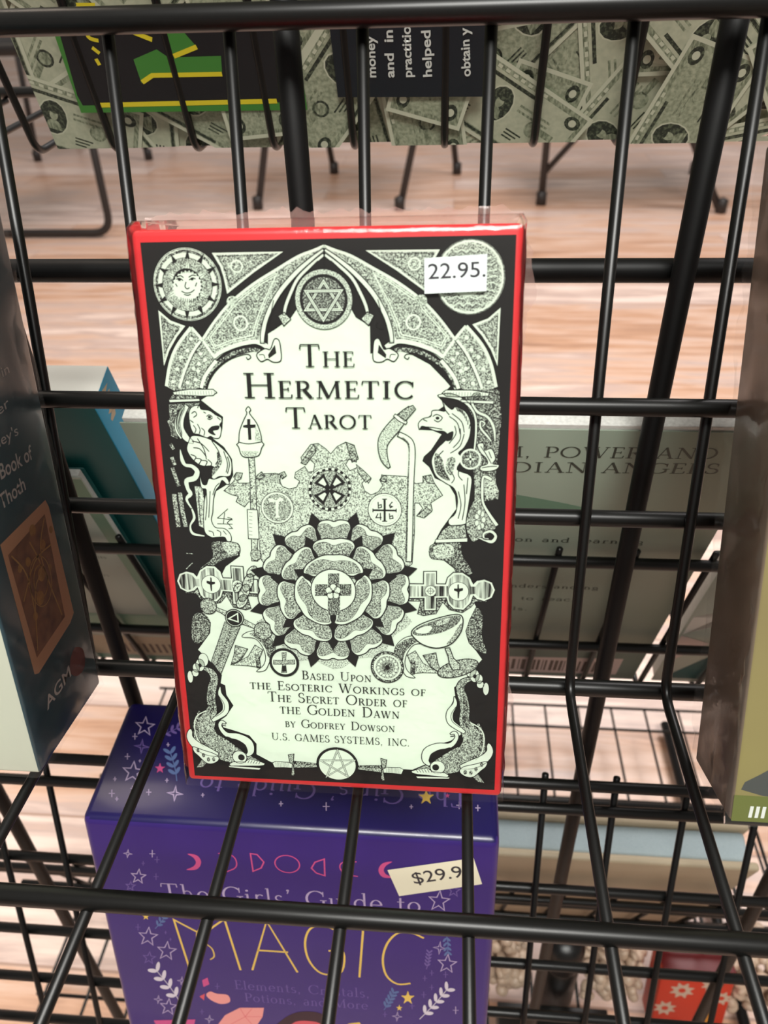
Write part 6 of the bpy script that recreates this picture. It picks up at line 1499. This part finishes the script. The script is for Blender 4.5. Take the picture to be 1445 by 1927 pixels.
for cx, cy in spots:
    a = rnd.choice((rnd.uniform(-.7, .7), rnd.uniform(.6, 2.5))); ca, sa = math.cos(a), math.sin(a); W2, H2 = 27, 11.5
    def q(pts): return clip([(cx+x*ca-y*sa, cy+x*sa+y*ca) for x, y in pts], -mw_*500+.2, mw_*500-.2, .2, mh*1000-.2)
    def put(pts, m, l):
        z = q(pts)
        if z: P.poly(z, m, lay+l)
    R_ = lambda x0, x1, y0, y1: [(x0, y0), (x1, y0), (x1, y1), (x0, y1)]
    El = lambda x, y, rx, ry: [(x+rx*math.cos(t*.45), y+ry*math.sin(t*.45)) for t in range(14)]
    put(R_(-W2, W2, -H2, H2), 1, 0); put(R_(-W2+1.2, W2-1.2, -H2+1.1, H2-1.1), 2, 1); put(R_(-W2+2.6, W2-2.6, -H2+2.6, H2-2.6), 4 if rnd.random() < .4 else 0, 2)
    put(El(0, .4, 4.5, 6.0), 1, 3); put(El(0, .4, 4.1, 5.5), 3, 4); put([(-2.6, -3.6), (2.8, -3.6), (1.9, -1.2), (.9, -.4), (-.8, -.4), (-1.8, -1.2)], 2, 5); put(El(.1, 1.3, 1.25, 1.8), 4, 5); put(El(.3, 2.6, 1.5, .8), 3, 6)
    for k in range(4): put(R_(-20+(k % 2)*26, -9+(k % 2)*26, 3.2-(k//2)*1.6, 3.9-(k//2)*1.6), 2, 3)
    for k in range(3): put(R_(6.5, 12-k, -4.6-k*1.1, -4.1-k*1.1), 3, 3); put(R_(-12+k, -6.5, -4.6-k*1.1, -4.1-k*1.1), 3, 3)
    put(R_(-9, 9, 6.9, 8), 3, 3)
    for sx in (-1, 1):
        put(El(sx*13.5, -.5, 2.6, 2.6), 2 if sx > 0 else 3, 3); put(El(sx*13.5, -.5, 1.9, 1.9), 4 if sx > 0 else 2, 4)
        for sy in (-1, 1): put(El(sx*(W2-4.6), sy*(H2-4.2), 2.6, 2), 3, 3); put(El(sx*(W2-4.6), sy*(H2-4.2), 1.2, 1.1), 1, 4)
        put(R_(sx*18-2.5, sx*18+2.5, -1, 1), 2, 3)
    for k in range(9): put(R_(-12+k*2.7, -10.6+k*2.7, H2-2.4, H2-1.5), 1, 3)
    put(R_(-10, 10, -H2+1.4, -H2+2.3), 3, 3)
    lay += 8
P.build('banknote_print', ('n_pap', 'n_edge', 'n_grn', 'n_drk', 'n_mid'), mb, (0, -.00003, 0))
top_l = lay*.000004
for nm, its in N['items'].items():
    P = Print(.00002)
    for it in its.strip().split('\n'): P.item(it)
    P.build(nm, ('m_green', 'm_yel', 'm_blk' if nm == 'title_panel' else 'm_navy', 'm_wht'), mb, (0, -top_l+.0003, 0))
for t in N['texts']: sans('blurb_lettering', t[0], t[1], t[2], t[3], t[4], t[5], 'm_wht', mb, (0, -top_l+.0003, 0), 30, .022)
# ------------------------------------------------------------------ books in the far pocket behind the deck
b2 = Vector((.0411, .2586, .3350))
def far_book(name, label, u0, u1, h, t, back, mats, facemat, cat='book', off=0):
    root = thing(name, label, cat, lean(b2 + Vector((0, .9373, .3486))*off + Vector((0, .3486, -.9373))*(-.003), LT) @ Matrix.Scale(1.03, 4))
    return root
gb = far_book('paperback_book', 'sage green paperback on angels, facing backwards behind the wires right of the red-edged deck', 0, 0, 0, 0, 0, None, None)
gu0, gu1, gh, gt = -.1345, .0475, .1775, .007
box('page_block', gu0+.001, gu1-.001, .0006, gt-.0005, .001, gh+.0015, ('pages',), gb, .0003, 2)
box('cover', gu0, gu1, 0, .0005, 0, gh, ('sage',), gb, .0001, 1); box('cover', gu0, gu1, gt-.0005, gt, 0, gh, ('sage',), gb, .0001, 1)
GO = (0, -.00003, 0)
P = Print(); roman(P, 'M, POWER AND', -25, 165, 36, 165.8, 5, 0, 2, None, .85); roman(P, 'GUARDIAN ANGELS', -46, 157.3, 38.5, 158.8, 5, 0, 2, None, .85); P.build('title_lettering', ('green_ink',), gb, GO)
P = Print(); P.poly(spl([(-62, 150), (-40, 151), (-22, 147), (0, 141), (10, 136), (-10, 133), (-50, 132), (-66, 138)], True), 0, 1); P.build('cover_band', ('mint',), gb, GO)
P = Print(); P.poly([(-134, .4), (47, .4), (47, 30), (-134, 27)], 0, 1); P.build('cover_band', ('pale_ink',), gb, GO)
P = Print()
for t, u, v, h in (('ration and learning', -26, 118.5, 3.0), ('eternal', -34, 107, 3.0), ('sic', -26, 97, 3.0), ('d understanding', -24, 85.5, 3.0), ('der, to reach', -24, 75.5, 3.0), ('angels.', -26, 66.5, 3.0)): roman(P, t, u, v, u+len(t)*2.75, v+.3, h, 0, 2, None, 1)
P.build('blurb_lettering', ('green_ink',), gb, GO)
P = Print(); P.poly([(-30, 3), (39, 5), (39, 23), (-30, 20)], 0, 2); x = -14
rb_ = random.Random(5)
while x < 34: wd = rb_.uniform(.5, 1.8); P.poly([(x, 7), (x+wd, 7), (x+wd, 18.5), (x, 18.5)], 1, 3); x += wd+rb_.uniform(.5, 1.4)
P.build('barcode', ('pinkpale', 'barcode'), gb, GO)
pb = far_book('paperback_book', 'pale paperback with green stripes and a barcode, behind the wires left of the red-edged deck', 0, 0, 0, 0, 0, None, None)
box('page_block', -.300+.001, -.158, .0006, .0035, .001, .150, ('pages',), pb, .0003, 2)
box('cover', -.300, -.157, 0, .0005, 0, .150, ('sage_light',), pb, .0001, 1); box('cover', -.300, -.157, .0036, .0041, 0, .150, ('teal_dark',), pb, .0001, 1)
P = Print(); P.poly([(-299, 6), (-157.4, 6), (-157.4, 27), (-299, 27)], 0, 1); P.build('cover_band', ('beige',), pb, GO)
P = Print(); P.poly([(-299, 35), (-157.4, 35), (-157.4, 50), (-299, 50)], 0, 1); P.poly([(-162, 50), (-157.2, 50), (-157.2, 149), (-162, 149)], 0, 1); P.build('cover_band', ('mint',), pb, GO)
P = Print(); P.poly([(-299, .5), (-157.4, .5), (-157.4, 5), (-299, 5)], 0, 1); P.build('cover_band', ('mint',), pb, GO)
P = Print(); x = -192
while x < -164: P.poly([(x, 9), (x+1.4, 9), (x+1.9, 19), (x+.5, 19)], 0, 3); x += 3.1
P.build('barcode', ('barcode',), pb, GO)
P = Print()
for t, u, v in (('in secrets', -186, 104), ('to the spirits', -186, 98), ('and prayers', -186, 84)): roman(P, t, u, v, u+len(t)*1.35, v, 2, 0, 3, None, 1)
P.build('blurb_lettering', ('pale_ink',), pb, GO)
xb = far_book('boxed_book', 'dark teal boxed book with a bright blue edge, tilted behind the left wires', 0, 0, 0, 0, 0, None, None, 'book', .0065)
box('cover_case', -.232, -.1440, 0, .0165, 0, .1775, ('teal_dark', 'teal_blue', 'offwhite'), xb, .0006, 2, (0, 1, 0, 0, 2, 0))
P = Print()
rg = random.Random(4)
for cz in (166,):
    for k in range(5): P.poly([(8+rg.uniform(-2, 2)+2.2*math.cos(t), cz+k*2.2+1.4*math.sin(t)) for t in range(0, 6)], 0, 1)
P.build('spine_print', ('beige',), xb, mw=Matrix.Translation((-.1440+.00003, 0, 0)) @ Matrix.Rotation(math.pi/2, 4, 'Z'))
wb = far_book('paperback_book', 'pale paperback with a teal corner, behind the wires beside the taupe-sided box', 0, 0, 0, 0, 0, None, None)
box('page_block', .057, .189, .0006, .0075, .001, .1025, ('pages',), wb, .0003, 2)
box('cover', .056, .190, 0, .0005, 0, .103, ('sage_light',), wb, .0001, 1); box('cover', .056, .190, .0076, .0081, 0, .103, ('sage',), wb, .0001, 1)
P = Print(); P.poly([(57, 50), (57, 66), (120, 66), (120, 102), (72, 74)], 0, 1); P.poly([(60, 4), (140, 4), (140, 90), (84, 48)], 1, 2); P.poly([(57, 49), (70, 42), (60, 25), (57, 25)], 2, 3)
P.build('cover_band', ('offwhite', 'teal_dark', 'pinkpale'), wb, GO)
# thick book in the lowest far pocket, seen from above
lo = thing('hardback_book', 'thick pale hardback, page edges up, low behind the wires right of the purple kit', 'book', lean((.0875, .2545, .2595-.1435), -17))
box('page_block', -.064, .064, .0042, .0185, .002, .147, ('teal_pages',) if 'teal_pages' in M else ('pages',), lo, .002, 3)
box('cover', -.067, .067, 0, .0042, 0, .150, ('beige',), lo, .0016, 3); box('cover', -.066, .066, .0185, .0225, 0, .150, ('beige',), lo, .0016, 3)
# ------------------------------------------------------------------ small goods on the bottom basket
FZ = .0342
jr = thing('black_jar', 'small black jar with a domed lid on the bottom basket', 'jar', Matrix.Translation((.082, .243, FZ)))
def lathe(name, prof, m, parent, n=28):
    bm = bmesh.new(); R = [[bm.verts.new((r*math.cos(2*math.pi*k/n), r*math.sin(2*math.pi*k/n), z)) for k in range(n)] for r, z in prof]
    for a, b in zip(R, R[1:]):
        for k in range(n): bm.faces.new((a[k], a[(k+1) % n], b[(k+1) % n], b[k]))
    bm.faces.new(R[-1]); bm.faces.new(R[0][::-1]); me = bpy.data.meshes.new(name); bm.to_mesh(me); bm.free(); smooth(me); return link(name, me, parent, (m,))
lathe('jar_body', [(.011, 0), (.0125, .002), (.0125, .052), (.011, .056)], 'jar', jr); lathe('lid', [(.0132, .056), (.0132, .070), (.0125, .076), (.009, .080), (.003, .082)], 'jar', jr)
db = thing('gift_box', 'charcoal card box in front of the black jar on the bottom basket', 'box', Matrix.Translation((.078, .213, FZ)))
box('box_base', -.036, .034, -.010, .012, 0, .018, ('dark_box',), db, .0008); box('box_lid', -.0365, .0345, -.0105, .0125, .018, .026, ('gloss_black',), db, .0008)
rx = thing('incense_box', 'orange-red box printed with pale flowers, low right under the front bar', 'box', lean((.1655, .224, FZ), 10))
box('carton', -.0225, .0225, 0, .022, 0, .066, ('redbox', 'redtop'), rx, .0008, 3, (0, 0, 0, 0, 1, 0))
P = Print()
for cx, cy, r in ((-8, 46, 8), (9, 53, 6.5), (17, 41, 7), (-16, 27, 7.5), (10, 26, 6)):
    P.poly(spl([(cx+r*(1 if k % 2 else .62)*math.cos(k*.3927), cy+r*(1 if k % 2 else .62)*math.sin(k*.3927)) for k in range(16)], True), 0, 1)
    P.poly([(cx+r*.3*math.cos(k*.7), cy+r*.3*math.sin(k*.7)) for k in range(9)], 1, 2)
P.poly([(5, 8), (13, 8), (14, 38), (7, 38)], 2, 2)
for k in range(6): P.poly([(-16+k*1.6, 59+k % 2), (-15+k*1.6, 58), (-14.6+k*1.6, 61), (-15.6+k*1.6, 62)], 0, 1)
P.build('flower_print', ('flower', 'redbox', 'gold'), rx, (0, -.00003, 0))
def heap(name, label, c, s, n, seed):
    rg = random.Random(seed); bm = bmesh.new()
    for i in range(n):
        x, y = rg.uniform(-1, 1), rg.uniform(-1, 1); z = rg.random()*(1-.45*(x*x+y*y))
        r = rg.uniform(.0035, .006); mtx = Matrix.Translation((x*s[0], y*s[1], r*.7+max(0, z)*s[2])) @ Matrix.Rotation(rg.uniform(0, 6), 4, (rg.random(), rg.random(), rg.random()+.1)) @ Matrix.Diagonal((r, r*rg.uniform(.6, 1), r*rg.uniform(.5, .9), 1))
        bmesh.ops.create_icosphere(bm, subdivisions=2, radius=1, matrix=mtx)
    me = bpy.data.meshes.new(name); bm.to_mesh(me); bm.free(); smooth(me); o = link(name, me, None, ('stone',)); o.location = c; o['label'] = label; o['category'] = 'stones'; o['kind'] = 'stuff'; return o
heap('tumbled_stones', 'heap of pale tumbled stones beside the purple kit, on the bottom basket left of the jar', (.043, .262, FZ), (.020, .022, .055), 190, 2)
heap('tumbled_stones', 'heap of pale tumbled stones between the black jar and the orange-red box', (.121, .262, FZ), (.019, .022, .060), 200, 3)
heap('tumbled_stones', 'heap of pale tumbled stones right of the orange-red box', (.213, .262, FZ), (.018, .022, .055), 160, 4)
# ------------------------------------------------------------------ chairs far behind the rack
def chair(label, base, legs, braces, seat):
    t = thing('folding_chair', label, 'chair', Matrix.Translation((base[0], base[1], 0)), None); b = Vector((base[0], base[1], 0))
    for p in legs: tube('leg', [Vector(q)-b for q in p], .0105, 'chair', t, .05 if len(p) > 2 else None)
    for p in braces: tube('brace', [Vector(q)-b for q in p], .0085, 'chair', t)
    for p in legs:
        lowest = min((Vector(p[0]), Vector(p[-1])), key=lambda v: v.z)
        if len(p) == 2: tube('foot_cap', [Vector((lowest.x, lowest.y, .0))-b, Vector((lowest.x, lowest.y, .035))-b], .0155, 'chair', t)
    (x0, x1, y0, y1, z) = seat
    box('seat', x0-b.x, x1-b.x, y0-b.y, y1-b.y, z, z+.03, ('seat',), t, .012, 3); box('backrest', x0-b.x, x1-b.x, y1-b.y-.02, y1-b.y+.02, z+.2, z+.42, ('seat',), t, .012, 3)
    for x in (x0+.015, x1-.015): tube('back_post', [(x-b.x, y1-b.y, z), (x-b.x, y1-b.y, z+.42)], .0105, 'chair', t)
chair('black metal chair with a sled base, farthest left behind the rack', (-1.15, 2.4),
      [[(-1.42, 2.12, .012), (-.945, 2.12, .012), (-.94, 2.12, .44)], [(-1.42, 2.62, .44), (-1.42, 2.12, .012)]], [], (-1.40, -.92, 2.1, 2.62, .44))
chair('black folding chair with slanted legs, seen above the middle of the red-edged deck', (-.28, 2.6),
      [[(-.16, 2.38, .0), (-.06, 2.46, .44)], [(-.592, 2.40, .0), (-.50, 2.46, .44)], [(.008, 2.83, .0), (-.05, 2.80, .44)], [(-.42, 2.86, .0), (-.47, 2.80, .44)]], [], (-.52, -.04, 2.42, 2.84, .44))
chair('black folding chair with a braced upright leg, seen between the right wires', (.5, 2.4),
      [[(.259, 2.43, .0), (.262, 2.43, .44)], [(.752, 2.33, .0), (.50, 2.40, .44)], [(.79, 2.80, .0), (.80, 2.74, .44)]], [[(.262, 2.43, .09), (.50, 2.44, .36)]], (.25, .80, 2.36, 2.8, .44))
chair('black chair leg and seat in the far left distance, behind the sled-base chair', (-1.3, 3.3),
      [[(-1.175, 3.12, .0), (-1.25, 3.15, .44)], [(-1.62, 3.12, .0), (-1.6, 3.15, .44)], [(-1.2, 3.5, 0), (-1.25, 3.48, .44)], [(-1.62, 3.5, 0), (-1.6, 3.48, .44)]], [], (-1.64, -1.2, 3.1, 3.55, .44))
